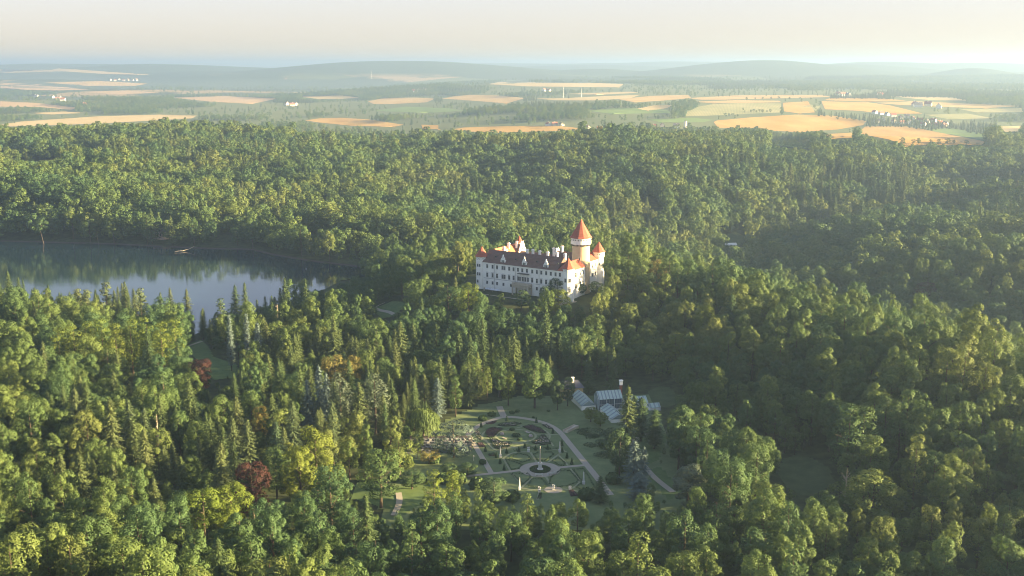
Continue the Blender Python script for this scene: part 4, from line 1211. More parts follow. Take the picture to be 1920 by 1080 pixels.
rl.zprism([(a_[0]-n_.x, a_[1]-n_.y), (b_[0]-n_.x, b_[1]-n_.y), (b_[0]+n_.x, b_[1]+n_.y), (a_[0]+n_.x, a_[1]+n_.y)], 0, .2); rl.build('rail', M['stone'], tw_)
# cafe parasols
M['canvas'] = mat("grey_canvas", (.55,.56,.58), .9, .2)
PL = ['grey cafe parasol nearest the castle corner turret', 'middle grey cafe parasol on the castle terrace', 'grey cafe parasol nearest the arcaded porch']
for k, (lx, ly) in enumerate(((11.0,-3.2),(14.2,-3.6),(17.0,-3.4))):
    q = cw(lx, ly); t = empty('parasol', (q[0], q[1], -.9), CROT); tag(t, PL[k], 'parasol', 'cafe parasols on the castle terrace')
    mb = MB(); mb.tube([(0,0,0),(0,0,2.7)], [.04,.04], 6); mb.build('pole', M['trim'], t)
    mb = MB(); mb.lathe([(1.75,2.1),(1.78,2.25),(.05,2.95)], 8, a0=PI/8, cap=False); mb.build('canopy', M['canvas'], t)
# stone wellhead group by the wall
q = cw(8.4, -3.0); t = empty('stone_fountain', (q[0], q[1], -.9), CROT); tag(t, 'weathered stone fountain against the white castle wall', 'fountain')
mb = MB(); mb.lathe([(1.3,0),(1.35,.7),(1.15,.72),(1.1,.4)], 10, cap=False); mb.build('basin', M['stone'], t)
mb = MB(); mb.lathe([(.45,0),(.35,1.2),(.55,1.5),(.3,1.7),(.4,2.4),(.1,3.0)], 8); mb.build('pillar', M['stone'], t)
# ------------------------------------------------------------------ rose garden (level ground at z = -16)
GZ = -16.0
def gp3(zx, zy, z=GZ):
    d = ray(860+zx/5.686, 760+zy/5.686); t = (z-CAM_Z)/d[2]
    return (d[0]*t, d[1]*t)
def gpx(px, py, z=GZ):
    d = ray(px, py); t = (z-CAM_Z)/d[2]; return (d[0]*t, d[1]*t)
M['garden_lawn'] = mat("garden_turf", (.15,.185,.085), .95, .1, (.10,.135,.06), .22)
M['white_stone'] = mat("white_marble", (.62,.61,.57), .8, .2, (.48,.47,.43), 2.0)
M['thin_path'] = mat("mown_path", (.25,.26,.16), .95, .1, (.20,.22,.13), 1.2)
# turf sheet under everything
gx0, gx1, gy0, gy1 = -46, 62, 312, 440
me = MB(); me.v = [(gx0,gy0,GZ+.08),(gx1,gy0,GZ+.08),(gx1,gy1,GZ+.08),(gx0,gy1,GZ+.08)]; me.f = [(0,1,2,3)]; me.m = [0]
drape_poly('garden_lawn', [(-40,306),(-46,345),(-42,390),(-26,408),(-14,428),(4,444),(60,444),(60,330),(52,306)], .10, M['garden_lawn'], 2.0)
Zp = GZ + .16
def gribbon(name, pts, w, m, k=0): return ribbon(name, [gp3(*p) for p in pts], w, 0, m, Zp + .004*k)
gribbon('garden_path', [(100,318),(135,275),(180,240),(240,205),(300,180),(420,140),(480,118),(620,130),(760,150),(900,182),(1000,225),(1080,285),(1130,350),(1220,460),(1350,620),(1420,705),(1480,780),(1560,885),(1620,960)], 2.3, M['gravel'])
gribbon('garden_path', [(480,118),(462,85),(448,50),(434,15)], 2.6, M['gravel'], 1)
gribbon('garden_path', [(100,318),(130,362),(170,425),(250,560),(300,645),(350,730)], 1.9, M['gravel'], 1)
gribbon('garden_path', [(30,772),(150,752),(270,738),(430,724),(560,708),(700,690)], 1.7, M['gravel'], 2)
gribbon('garden_path', [(1030,672),(1100,664),(1200,655),(1360,640)], 1.7, M['gravel'], 2)
def disc(name, c, r0, r1, z, m, n=56):
    V = []; F = []
    for i in range(n):
        a = 2*PI*i/n; V += [(c[0]+r0*math.cos(a), c[1]+r0*math.sin(a), z), (c[0]+r1*math.cos(a), c[1]+r1*math.sin(a), z)]
    for i in range(n):
        k = (i+1) % n; F.append((2*i, 2*i+1, 2*k+1, 2*k))
    return tag(link(bpy.data.objects.new(name, mesh_np(name, np.array(V), np.array(F), [m]))), kind='structure')
RC = gp3(868, 688)
disc('roundabout_path', RC, 3.6, 7.0, Zp+.016, M['gravel'])
BC = gp3(610, 330)
disc('ring_path', BC, 7.0, 7.8, Zp+.004, M['thin_path']); disc('ring_path', BC, 12.2, 13.0, Zp, M['thin_path'])
for pts in ([(930,765),(1000,880)],[(765,505),(832,612)],[(785,770),(665,888)],[(1062,530),(952,612)],[(1062,530),(1170,650)],[(1190,680),(1310,830),(1200,895)],[(480,575),(550,700)],[(665,888),(830,915),(960,900)],
            [(1060,895),(1200,895),(1380,960)],[(560,410),(690,412)],[(275,362),(420,350)],[(820,312),(930,312),(1090,320)],[(285,370),(390,500),(640,430),(745,405)],[(930,312),(1010,440)],[(560,720),(640,810)],
            [(760,500),(560,500),(470,575)],[(1000,470),(1150,500)],[(1130,480),(1062,530)],[(130,360),(280,365)],[(860,930),(840,1010)],[(620,245),(900,180)]):
    gribbon('grass_path', pts, .75, M['thin_path'], 3)
fc = gp3(1010, 905); disc('forecourt_path', fc, 0.05, 3.0, Zp+.02, M['gravel'], 24)

def subdiv(P, step):
    out = []
    for a, b in zip(P, P[1:]+P[:1]):
        a = np.array(a); b = np.array(b); n = max(1, int(np.linalg.norm(b-a)/step))
        for k in range(n): out.append(tuple(a+(b-a)*k/n))
    return out
def hedge_mesh(pts, closed, w, h, z, seed):
    """clipped box hedge: a bumpy strip of small leaf clumps along a line"""
    g = np.random.default_rng(seed); Q = [np.array(p, float) for p in pts]
    if closed: Q.append(Q[0])
    Pp, Nn = [], []
    for a, b in zip(Q[:-1], Q[1:]):
        L_ = np.linalg.norm(b-a); n = int(L_*14)+2; t = (b-a)/max(L_, 1e-6); nn = np.array([-t[1], t[0]])
        f = g.random(n); s = g.uniform(-1, 1, n); up = g.random(n)
        top = up < .5
        off = np.where(top, s*w*.5, np.sign(s)*w*.5); zz = np.where(top, h, h*g.random(n))
        xy = a + (b-a)*f[:, None] + nn*off[:, None]
        Pp.append(np.c_[xy, z+zz+.03*g.normal(size=n)])
        nv = np.c_[nn[None]*np.where(top, 0, np.sign(s))[:, None], np.where(top, 1.0, .25)]; Nn.append(nv + .3*g.normal(size=nv.shape))
    return leaf_mesh("box_hedge", np.concatenate(Pp), np.concatenate(Nn), .17, .7, g, M['hedge'])
M['flower_w'] = leaf_mat("pale_flowers", [(0,(.55,.50,.48)),(1,(.62,.50,.50))], trans=.1)
M['bed_leaf'] = leaf_mat("bedding_leaves", [(0,(.05,.09,.03)),(1,(.065,.10,.035))], trans=.15)
M['purple_leaf'] = leaf_mat("purple_bedding", [(0,(.085,.055,.062)),(1,(.10,.065,.07))], trans=.15)
def bed(label, poly3, soil=True, hedge=True, flowers=0.0, plants='bed_leaf', dens=3.0, seed=0, hh=.38, cat='flower bed'):
    poly = [gp3(*p) for p in poly3]
    c = np.mean(poly, 0); t = empty('flower_bed' if cat == 'flower bed' else 'hedge_panel', (c[0], c[1], GZ+.1)); tag(t, label, cat, 'beds and hedge panels of the rose garden')
    loc = [(p[0]-c[0], p[1]-c[1]) for p in poly]
    g = np.random.default_rng(seed)
    if soil:
        mb = MB(); mb.zprism(loc, 0, .16) if sum((a[0]*b[1]-b[0]*a[1]) for a, b in zip(loc, loc[1:]+loc[:1])) > 0 else mb.zprism(loc[::-1], 0, .16)
        mb.build('soil', M['soil'], t)
    if hedge: link(bpy.data.objects.new('hedge', hedge_mesh(loc, True, .42, hh, .05, seed)), t)
    if dens:
        A = abs(sum((a[0]*b[1]-b[0]*a[1]) for a, b in zip(loc, loc[1:]+loc[:1])))/2; n = int(A*dens*3)+12
        xs = [p[0] for p in loc]; ys_ = [p[1] for p in loc]
        Q = np.c_[g.uniform(min(xs), max(xs), n*3), g.uniform(min(ys_), max(ys_), n*3)]; Q = Q[inside(Q[:, 0], Q[:, 1], loc)][:n*2]
        if len(Q):
            PP = np.c_[Q, .2+.18*g.random(len(Q))]
            o = link(bpy.data.objects.new('bedding_plants', leaf_mesh('bedding_plants', PP, g.normal(size=(len(Q),3))*.5+np.array([0,0,1.]), .2, .7, g, M[plants])), t); o['kind'] = 'stuff'
            nf = int(len(Q)*flowers)
            if nf > 3:
                o = link(bpy.data.objects.new('blossoms', leaf_mesh('blossoms', PP[:nf]+np.array([0,0,.14]), g.normal(size=(nf,3))*.5+np.array([0,0,1.]), .14, .8, g, M['flower_w'])), t); o['kind'] = 'stuff'
    return t
bed('broad purple bed on the left of the round lawn', [(285,300),(300,262),(360,243),(470,252),(420,295),(372,345),(300,340)], plants='purple_leaf', seed=1)
bed('long purple bed arching round the far right of the round lawn', [(680,232),(780,213),(880,255),(930,297),(840,292),(745,262)], plants='purple_leaf', seed=2)
bed('speckled flower bed behind the round lawn, nearest the back path', [(418,216),(500,193),(600,188),(665,200),(600,222),(500,228)], flowers=.3, seed=3)
bed('narrow bed by the back path junction', [(285,196),(350,178),(408,172),(380,196),(310,205)], hedge=False, plants='purple_leaf', seed=4)
bed('narrow speckled bed along the curve of the right path', [(888,212),(930,205),(1004,250),(960,252)], flowers=.4, hedge=False, seed=5)
bed('rose bed beside the grey cedar at the left edge', [(160,282),(210,268),(245,340),(240,372),(195,350)], flowers=.25, hedge=False, seed=6)
bed('hedge-edged triangular rose bed on the near left of the round lawn', [(330,362),(400,372),(450,402),(562,408),(545,440),(430,470),(382,455)], flowers=.3, seed=7, hh=.55)
bed('hedge-edged triangular rose bed on the near right of the round lawn', [(778,406),(850,360),(900,318),(950,360),(985,412),(900,426)], flowers=.3, seed=8, hh=.55)
bed('small dark bed inside the left gravel path', [(200,410),(250,400),(285,445),(230,452)], hedge=False, plants='purple_leaf', seed=9)
bed('small dark bed near the left obelisk', [(310,525),(380,510),(400,540),(330,545)], hedge=False, seed=10)
bed('dark brown bed at the near right end of the garden', [(1175,915),(1215,905),(1280,965),(1195,975)], hedge=False, plants='purple_leaf', seed=11)
bed('dark bed behind the near left pedestal', [(838,1000),(862,935),(885,940),(882,995)], hedge=False, seed=12)
hp = [('six-sided hedge panel left of the tall column', [(540,570),(612,526),(722,532),(772,582),(682,618)]),
 ('six-sided hedge panel just behind the tall column', [(800,532),(850,506),(985,506),(1012,530),(930,592),(850,598)]),
 ('hedge panel between the tall column and the right gravel path', [(1062,562),(1140,622),(1122,648),(1060,645),(1000,598)]),
 ('six-sided hedge panel in front of the left white bench', [(738,862),(790,792),(880,785),(942,852),(870,892)]),
 ('broad hedge panel in front of the right white bench', [(965,835),(985,775),(1080,700),(1190,705),(1285,815),(1150,868),(1020,880)]),
 ('hedge panel left of the roundabout, by the cross path', [(500,580),(560,600),(680,640),(640,680),(560,695)]),
 ('hedge panel at the near left obelisk', [(560,735),(740,735),(770,770),(690,850),(640,800)]),
 ('hedge panel at the near right obelisk', [(1215,690),(1330,680),(1450,880),(1370,930),(1250,880),(1325,830)])]
for k, (lb, p_) in enumerate(hp): bed(lb, p_, soil=False, dens=0, seed=40+k, cat='hedge')
# wavy hedge behind the urn
wv = empty('box_hedge', (*gp3(800,470), GZ+.1)); tag(wv, 'long wavy box hedge between the round lawn and the urn', 'hedge')
c = gp3(800,470)
link(bpy.data.objects.new('foliage', hedge_mesh([(p[0]-c[0], p[1]-c[1]) for p in [gp3(*q) for q in ((590,490),(640,478),(690,452),(740,445),(800,470),(900,462),(1000,475),(1060,468))]], False, .6, .55, .05, 60)), wv)
# rosette in the middle of the round lawn
def shrub_ball(name, label, cat, pos, r, m, h=None, n=170, seed=0, group=None):
    g = np.random.default_rng(seed); d = sphere_dirs(n*2, g); d = d[d[:, 2] > -.35][:n]
    h = h or r
    o = link(bpy.data.objects.new(name, leaf_mesh(name, d*np.array([r, r, h])*(1+.08*g.normal(size=(len(d),1)))+np.array([0,0,h*.6]), d+.3*g.normal(size=d.shape), max(.13, r*.28), .7, g, m)))
    o.location = (pos[0], pos[1], GZ+.1); tag(o, label, cat, group); return o
shrub_ball('rosette_bed', 'dark leafy rosette at the centre of the round lawn', 'flower bed', BC, 1.5, M['hedge'], .5, 300, 1)
shrub_ball('low_bush', 'low dark bush behind the rosette on the round lawn', 'bush', gp3(570,268), 1.0, M['hedge'], .6, 200, 2)
shrub_ball('low_bush', 'low dark bush in front of the rosette on the round lawn', 'bush', gp3(650,372), .9, M['hedge'], .55, 200, 3)
shrub_ball('white_flower_clump', 'round white flower clump on the left of the round lawn', 'flowers', gp3(462,316), .75, M['flower_w'], .55, 150, 4)
shrub_ball('white_flower_clump', 'round white flower clump on the right of the round lawn', 'flowers', gp3(768,338), .72, M['flower_w'], .6, 150, 5)
for lb, a, b in (('white flower strip on the near left of the round lawn', (470,350), (506,366)), ('white flower strip on the far right of the round lawn', (715,287), (758,300))):
    pa, pb = gp3(*a), gp3(*b); mid = ((pa[0]+pb[0])/2, (pa[1]+pb[1])/2); g = np.random.default_rng(7)
    n = 110; f = g.random(n)-.5; PP = np.c_[f*(pb[0]-pa[0])+.35*g.normal(size=n)*.6, f*(pb[1]-pa[1])+.35*g.normal(size=n)*.6, .15+.2*g.random(n)]
    o = link(bpy.data.objects.new('white_flower_strip', leaf_mesh('white_flower_strip', PP, g.normal(size=(n,3))*.4+np.array([0,0,1.]), .16, .7, g, M['flower_w']))); o.location = (*mid, GZ+.1); tag(o, lb, 'flowers')

# clipped cones
def topiary(label, p3, h=2.1, r=.75):
    pos = gp3(*p3); g = np.random.default_rng(int(p3[0])); n = 260
    t = 1-np.sqrt(g.random(n)); a = g.random(n)*6.283; rad = r*(1-t)**.8
    PP = np.c_[rad*np.cos(a), rad*np.sin(a), .15+t*(h-.15)]; NN = np.c_[np.cos(a), np.sin(a), np.full(n, .45)]+.25*g.normal(size=(n,3))
    e = empty('clipped_yew', (*pos, GZ+.1)); tag(e, label, 'topiary', 'clipped yew cones of the rose garden')
    link(bpy.data.objects.new('crown', leaf_mesh('clipped_crown', PP, NN, .17, .7, g, M['hedge'])), e)
    MB().lathe([(.09,-.1),(.07,.5)], 6).build('trunk', M['bark'], e)
for lb, p_, h in [('clipped yew cone beside the back path junction', (513,168), 2.4), ('clipped yew cone inside the far curve of the path', (828,190), 2.6), ('clipped yew cone nearest the grey cedar', (240,235), 2.2),
    ('clipped yew cone where the right path begins to straighten', (1004,302), 2.4), ('clipped yew cone beside the small dark bed on the left', (285,497), 2.2), ('clipped yew cone just left of the far left obelisk', (402,560), 2.4),
    ('first clipped yew cone before the far left obelisk', (442,625), 2.3), ('clipped yew cone nearest the left cross path', (485,695), 2.4), ('clipped yew cone just right of the far left obelisk', (510,513), 2.0),
    ('tall clipped yew cone left of the white urn', (641,497), 2.3), ('clipped yew cone behind the white urn', (707,455), 2.1), ('clipped yew cone just right of the white urn', (821,480), 2.1),
    ('clipped yew cone in the wavy hedge near its right end', (948,472), 2.1), ('clipped yew cone touching the far right obelisk', (1103,503), 2.2), ('clipped yew cone between the far right obelisk and cross path', (1155,566), 2.4),
    ('clipped yew cone nearest the right cross path', (1206,634), 2.8), ('bushy clipped yew behind the far right obelisk', (1100,432), 2.6)]: topiary(lb, p_, h*.95, .62)

# obelisks
def obelisk(label, p3, h):
    e = empty('obelisk', (*gp3(*p3), GZ+.1), .2); tag(e, label, 'obelisk', 'white obelisks of the rose garden')
    MB().box(-.38,.38,-.38,.38,0,.9).box(-.45,.45,-.45,.45,.902,1.0).build('pedestal', M['white_stone'], e)
    b = MB(); a0, a1 = .26, .13
    b.add([(-a0,-a0,1.0),(a0,-a0,1.0),(a0,a0,1.0),(-a0,a0,1.0),(-a1,-a1,h-.35),(a1,-a1,h-.35),(a1,a1,h-.35),(-a1,a1,h-.35),(0,0,h)], [(3,2,1,0),(0,1,5,4),(1,2,6,5),(2,3,7,6),(3,0,4,7),(4,5,8),(5,6,8),(6,7,8),(7,4,8)])
    b.build('shaft', M['white_stone'], e)
obelisk('white obelisk at the far left of the rose garden', (445,556), 4.1); obelisk('white obelisk at the far right beside a clipped yew', (1078,502), 4.1)
obelisk('white obelisk at the near left, close to the trees', (650,903), 4.4); obelisk('white obelisk at the near right beside the blue spruce', (1332,842), 4.4)
# column with its round bed
e = empty('tall_column', (*RC, GZ+.1), .1); tag(e, 'tall slender column on a white pedestal in the round bed', 'column')
MB().lathe([(1.1,0),(1.1,.3),(.8,.32),(.8,.6)], 12).build('step', M['white_stone'], e)
MB().box(-.55,.55,-.55,.55,.602,2.3).box(-.7,.7,-.7,.7,2.302,2.55).build('pedestal', M['white_stone'], e)
MB().lathe([(.30,2.552),(.34,2.75),(.25,2.85),(.20,7.2),(.3,7.35),(.3,7.55)], 14).build('shaft', M['stone'], e)
MB().lathe([(.12,7.552),(.24,7.8),(.2,8.1),(.08,8.35),(.02,8.5)], 10).build('figure', M['stone'], e)
g = np.random.default_rng(3); n = 900; a = g.random(n)*6.283; r_ = 1.2+2.2*np.sqrt(g.random(n))
e2 = empty('round_flower_bed', (*RC, GZ+.1)); tag(e2, 'round planted bed encircling the foot of the tall column', 'flower bed')
MB().lathe([(3.55,-.05),(3.5,.17),(.1,.22)], 40, cap=False).build('soil', M['soil'], e2)
link(bpy.data.objects.new('bedding_plants', leaf_mesh('round_bedding', np.c_[r_*np.cos(a), r_*np.sin(a), .25+.25*g.random(n)], g.normal(size=(n,3))*.5+np.array([0,0,1.]), .22, .7, g, M['bed_leaf'])), e2)['kind'] = 'stuff'
link(bpy.data.objects.new('hedge', hedge_mesh([(3.55*math.cos(t), 3.55*math.sin(t)) for t in np.linspace(0, 2*PI, 28)[:-1]], True, .4, .3, .0, 5)), e2)
# white benches
def bench(label, a3, b3):
    a, b = gp3(*a3), gp3(*b3); L_ = math.hypot(b[0]-a[0], b[1]-a[1]); e = empty('garden_bench', ((a[0]+b[0])/2, (a[1]+b[1])/2, GZ+.18), math.atan2(b[1]-a[1], b[0]-a[0])); tag(e, label, 'bench')
    MB().box(-L_/2, L_/2, -.25, .25, .42, .5).build('seat', M['white_stone'], e)
    MB().box(-L_/2, L_/2, -.31, -.252, .42, .95).build('backrest', M['white_stone'], e)
    for x_ in (-L_/2+.2, 0, L_/2-.2): MB().box(x_-.08, x_+.08, -.2, .2, 0, .418).build('leg', M['white_stone'], e)
bench('long white bench below the column, the left one', (812,757), (900,758)); bench('long white bench below the column, the right one', (945,752), (1018,738))
# urns and statues
def urn(label, p3, h, cat='urn'):
    e = empty('garden_urn', (*gp3(*p3), GZ+.12)); tag(e, label, cat)
    MB().box(-.4,.4,-.4,.4,0,h*.45).box(-.48,.48,-.48,.48,h*.45+.002,h*.52).build('pedestal', M['white_stone'], e)
    MB().lathe([(.22,h*.52),(.12,h*.6),(.3,h*.7),(.46,h*.9),(.5,h),(.4,h-.05)], 10, cap=False).build('bowl', M['white_stone'], e)
urn('white urn on a pedestal behind the tall column', (745,500), 1.7); urn('white urn on a pedestal in the near gravel forecourt', (1012,905), 1.7); urn('white urn on the near left pedestal by the dark bed', (860,928), 1.7)
urn('small pale urn at the corner of the near right bed', (1187,900), 1.1)
for lb, p_ in (('white lamp standard on the lawn left of the gravel path', (161,592)),):
    e = empty('garden_lamp', (*gp3(*p_), GZ+.1)); tag(e, lb, 'lamp'); MB().tube([(0,0,0),(0,0,1.5)], [.09,.06], 6).build('post', M['white_stone'], e); MB().lathe([(.05,1.5),(.18,1.62),(.16,1.85),(.03,1.95)], 8).build('lantern', M['white_stone'], e)

# rockery terrace left of the garden: stones laid one by one
rk = empty('rock_terrace', (*gpx(800, 842), GZ)); tag(rk, 'low grey rock terrace of layered stones beside the weeping willow', 'rockery')
M['rock'] = mat("grey_rock", (.20,.20,.20), .95, .2, (.13,.13,.13), .8)
g2 = random.Random(4); stones = []
for k in range(5):
    mb = MB(); a = [g2.uniform(.75, 1.15) for _ in range(8)]
    lo_ = [(1.25*a[i]*math.cos(i*PI/4), .55*a[i]*math.sin(i*PI/4)) for i in range(8)]
    mb.zprism(lo_, -.3, .32); mb.zprism([(p[0]*.85, p[1]*.8) for p in lo_], .322, .42); stones.append(mb.mesh('stone', M['rock']))
o0 = np.array(gpx(800, 842)); n_st = 0
for row in range(6):
    for k in range(14):
        px = 768 + k*8.2 + (row % 2)*4 + g2.uniform(-1, 1); py = 850 - row*5.0 + g2.uniform(-.5, .5) - (k*.2)
        if px > 880: continue
        p = gpx(px, py, GZ + row*.55); s = link(bpy.data.objects.new('stone', g2.choice(stones)), rk)
        s.location = (p[0]-o0[0], p[1]-o0[1], row*.55 + g2.uniform(-.05,.05)); s.rotation_euler = (g2.uniform(-.05,.05), g2.uniform(-.05,.05), g2.uniform(-.25,.25)); s.scale = (g2.uniform(.55,1.25), g2.uniform(.9,1.4), g2.uniform(.55,.95))
# earth bank behind the stones
bk = [gpx(764, 848), gpx(884, 850), gpx(884, 818, GZ+2.8), gpx(764, 818, GZ+2.8)]
V = [(bk[0][0], bk[0][1], GZ-.5), (bk[1][0], bk[1][1], GZ-.5), (bk[2][0], bk[2][1], GZ+2.7), (bk[3][0], bk[3][1], GZ+2.7), (bk[3][0], bk[3][1]+12, GZ-1), (bk[2][0], bk[2][1]+12, GZ-1)]
tag(MB().add(V, [(0,1,2,3),(3,2,5,4),(1,5,2),(0,3,4)]).build('earth_bank', M['soil']), kind='structure')

# steps beside the right path
st_ = empty('garden_steps', (*gp3(1195, 262), GZ)); tag(st_, 'short pale stone steps climbing from the right garden path', 'steps')
dv = np.array(gp3(1250, 235)) - np.array(gp3(1130, 295)); dl = np.linalg.norm(dv); rz = math.atan2(dv[1], dv[0])
st_.rotation_euler = (0, 0, rz)
for k in range(8): MB().box(-dl/2+k*dl/8, -dl/2+(k+1)*dl/8-.01, -.8, .8, -.2, .14+.10*k).build('step', M['stone'], st_)
for s in (-1.05, .85): MB().box(-dl/2, dl/2, s, s+.2, -.2, 1.0).build('side_wall', M['stone'], st_)

# ------------------------------------------------------------------ glasshouses
M['glass_roof'] = mat("whitened_glass", (.42,.52,.45), .6, .3, (.31,.40,.35), .5)
M['glass_pale'] = mat("dusty_glass", (.28,.34,.31), .6, .3, (.19,.24,.25), .4)
M['glass_dark'] = mat("dark_glass", (.10,.12,.14), .2, .5)
M['frame_white'] = mat("white_frame", (.55,.57,.56), .7, .3)
M['yellow_wall'] = mat("yellow_plaster", (.62,.47,.24), .9, .2, (.54,.41,.21), .6)
M['roof_grey'] = mat("slate_roof", (.10,.10,.125), .7, .3, (.07,.07,.09), .8)
M['brick_red'] = mat("red_brick", (.32,.12,.08), .9, .2, (.25,.09,.06), 2.0)
gh_o = gpx(1123, 771, -14.0); GHZ = float(ground(np.array([gh_o[0]]), np.array([gh_o[1]]))[0])
gh_o = gpx(1123, 771, GHZ); GR = math.atan2(.216, .976)
gh = empty('glasshouse', (gh_o[0], gh_o[1], GHZ), GR); tag(gh, 'tall white-framed glasshouse with pale striped roof and brick chimney', 'glasshouse')
W_, D_, E_, R_ = 9.6, 6.4, 4.9, 7.4
# hall frame and panes
fr = MB()
for k in range(4):
    xx = W_*k/3; fr.box(xx-.09, xx+.09, -.06, .10, -1, E_); fr.box(xx-.09, xx+.09, D_-.1, D_+.06, -1, E_)
for zz in (.5, 2.5, E_-.1): fr.box(0.092, W_-.092, -.05, .07, zz, zz+.12)
for yy in (0, D_/3, 2*D_/3, D_):
    fr.box(-.10, .08, yy-.08+.001, yy+.08+.001, -1, E_); fr.box(W_-.08, W_+.10, yy-.08+.001, yy+.08+.001, -1, E_)
fr.build('frame', M['frame_white'], gh)
MB().box(.1, W_-.1, .1, D_-.1, -1, .48).build('plinth', M['plaster'], gh)
for k in range(3):
    for z0_, z1_ in ((.62,2.5),(2.62,4.8)):
        for h in range(3):
            a = W_*k/3+.1+h*(W_/3-.2)/3; MB().box(a+.03, a+(W_/3-.2)/3-.03, .02, .05, z0_, z1_).build('pane', M['glass_dark'], gh)
for s, x_ in ((0, -.02), (1, W_-.02)):
    for k in range(3):
        for z0_, z1_ in ((.2,2.4),(2.5,4.8)): MB().box(x_, x_+.04, D_*k/3+.1, D_*(k+1)/3-.1, z0_, z1_).build('pane', M['glass_pale'], gh)
for x_ in (-.05, W_-.03):
    MB().add([(x_,0,E_),(x_,D_,E_),(x_,D_/2,R_),(x_+.08,0,E_),(x_+.08,D_,E_),(x_+.08,D_/2,R_)], [(0,2,1),(3,4,5),(0,1,4,3),(1,2,5,4),(2,0,3,5)]).build('gable', M['glass_pale'], gh)
def glazed_roof(parent, x0, x1, y0, y1, ze, zr, axis, n, m1, m2, over=.25):
    """one pane strip per bay, each with its own edge, on a bar frame; strips alternate clear and whitened"""
    L0, L1 = (x0, x1) if axis == 'x' else (y0, y1); A0, A1 = (y0, y1) if axis == 'x' else (x0, x1); mid = (A0+A1)/2
    def pt(l, w, z): return (l, w, z) if axis == 'x' else (w, l, z)
    for s in (0, 1):
        w0 = A0-over if s == 0 else A1+over; zz = ze - over*(zr-ze)/(mid-A0)
        for k in range(n):
            a = L0+(L1-L0)*k/n+.04; b = L0+(L1-L0)*(k+1)/n-.04
            V = [pt(a,w0,zz), pt(b,w0,zz), pt(b,mid,zr), pt(a,mid,zr)]; V += [(v[0], v[1], v[2]+.06) for v in V]
            MB().add(V, [(4,5,6,7),(0,1,5,4),(1,2,6,5),(2,3,7,6),(3,0,4,7),(3,2,1,0)]).build('roof_pane', m1 if k % 2 else m2, parent)
    b = MB()
    for k in range(n+1):
        l = L0+(L1-L0)*k/n
        for w0 in (A0-over, A1+over):
            zz = ze - over*(zr-ze)/(mid-A0)
            V = [pt(l-.035,w0,zz), pt(l+.035,w0,zz), pt(l+.035,mid,zr), pt(l-.035,mid,zr)]; V += [(v[0], v[1], v[2]+.10) for v in V]
            b.add(V, [(4,5,6,7),(0,1,5,4),(1,2,6,5),(2,3,7,6),(3,0,4,7)])
    b.build('glazing_bars', M['frame_white'], parent)
glazed_roof(gh, -.2, W_+.2, 0, D_, E_+.05, R_, 'x', 14, M['glass_roof'], M['glass_pale'])
ch = MB(); ch.box(W_+.15, W_+1.1, D_*.5, D_*.5+1.0, -1, 9.2); co = ch.build('chimney', M['brick_red'], gh)
MB().box(W_+.05, W_+1.2, D_*.5-.1, D_*.5+1.1, 9.202, 10.9).box(W_-.1, W_+1.35, D_*.5-.25, D_*.5+1.25, 10.902, 11.2).build('chimney_top', M['plaster'], co)
# low front wing
def low_house(label, x0, x1, y0, y1, h, zr, axis, n, mt, parent_loc=(0,0,0)):
    e = empty('low_glasshouse', (gh_o[0], gh_o[1], GHZ), GR); tag(e, label, 'glasshouse')
    MB().box(x0, x1, y0, y1, -1.2, h).build('wall', mt, e)
    glazed_roof(e, x0, x1, y0, y1, h+.02, zr, axis, n, M['glass_roof'], M['glass_pale'], .15)
    A = (x0, x1) if axis == 'y' else (y0, y1)
    for end in (0, 1):
        if axis == 'y':
            yy = y0-.04 if end == 0 else y1-.03; V = [(x0,yy,h),(x1,yy,h),((x0+x1)/2,yy,zr-.03)]; V += [(p[0],p[1]+.07,p[2]) for p in V]
        else:
            xx = x0-.04 if end == 0 else x1-.03; V = [(xx,y0,h),(xx,y1,h),(xx,(y0+y1)/2,zr-.03)]; V += [(p[0]+.07,p[1],p[2]) for p in V]
        MB().add(V, [(0,1,2),(5,4,3),(0,3,4,1),(1,4,5,2),(2,5,3,0)]).build('gable', M['glass_pale'], e)
    return e
low_house('low glasshouse wing in front of the tall hall, towards the garden', .3, 6.2, -15.5, -.6, 1.5, 3.3, 'y', 10, M['plaster'])
low_house('low glasshouse behind the tall hall beside the yellow house', -6.6, -.7, 2.0, 17.5, 1.9, 4.0, 'y', 10, M['plaster'])
low_house('pale low glasshouse right of the tall hall behind conifers', 12.5, 21.0, 1.0, 7.5, 2.0, 3.8, 'x', 10, M['plaster'])
low_house('small pale greenhouse farthest right of the glasshouses', 20.0, 24.5, -4.0, -.2, 1.3, 2.6, 'x', 5, M['plaster'])
# dark-roofed porch
pc = empty('porch', (gh_o[0], gh_o[1], GHZ), GR); tag(pc, 'dark-roofed porch on pale columns at the near end of the low glasshouse', 'porch')
for x_, y_ in ((5.0,-17.6),(7.6,-17.6),(10.2,-17.6),(5.0,-14.4),(10.2,-14.4)): MB().lathe([(.3,-1.2),(.28,2.6)], 10, (x_, y_)).build('column', M['stone'], pc)
rp = MB(); rp.add([(4.2,-18.4,2.6),(11,-18.4,2.6),(11,-13.6,2.6),(4.2,-13.6,2.6),(5.6,-16,3.9),(9.6,-16,3.9)], [(3,2,1,0),(0,1,5,4),(1,2,5),(2,3,4,5),(3,0,4)]); rp.build('roof', M['roof_grey'], pc)
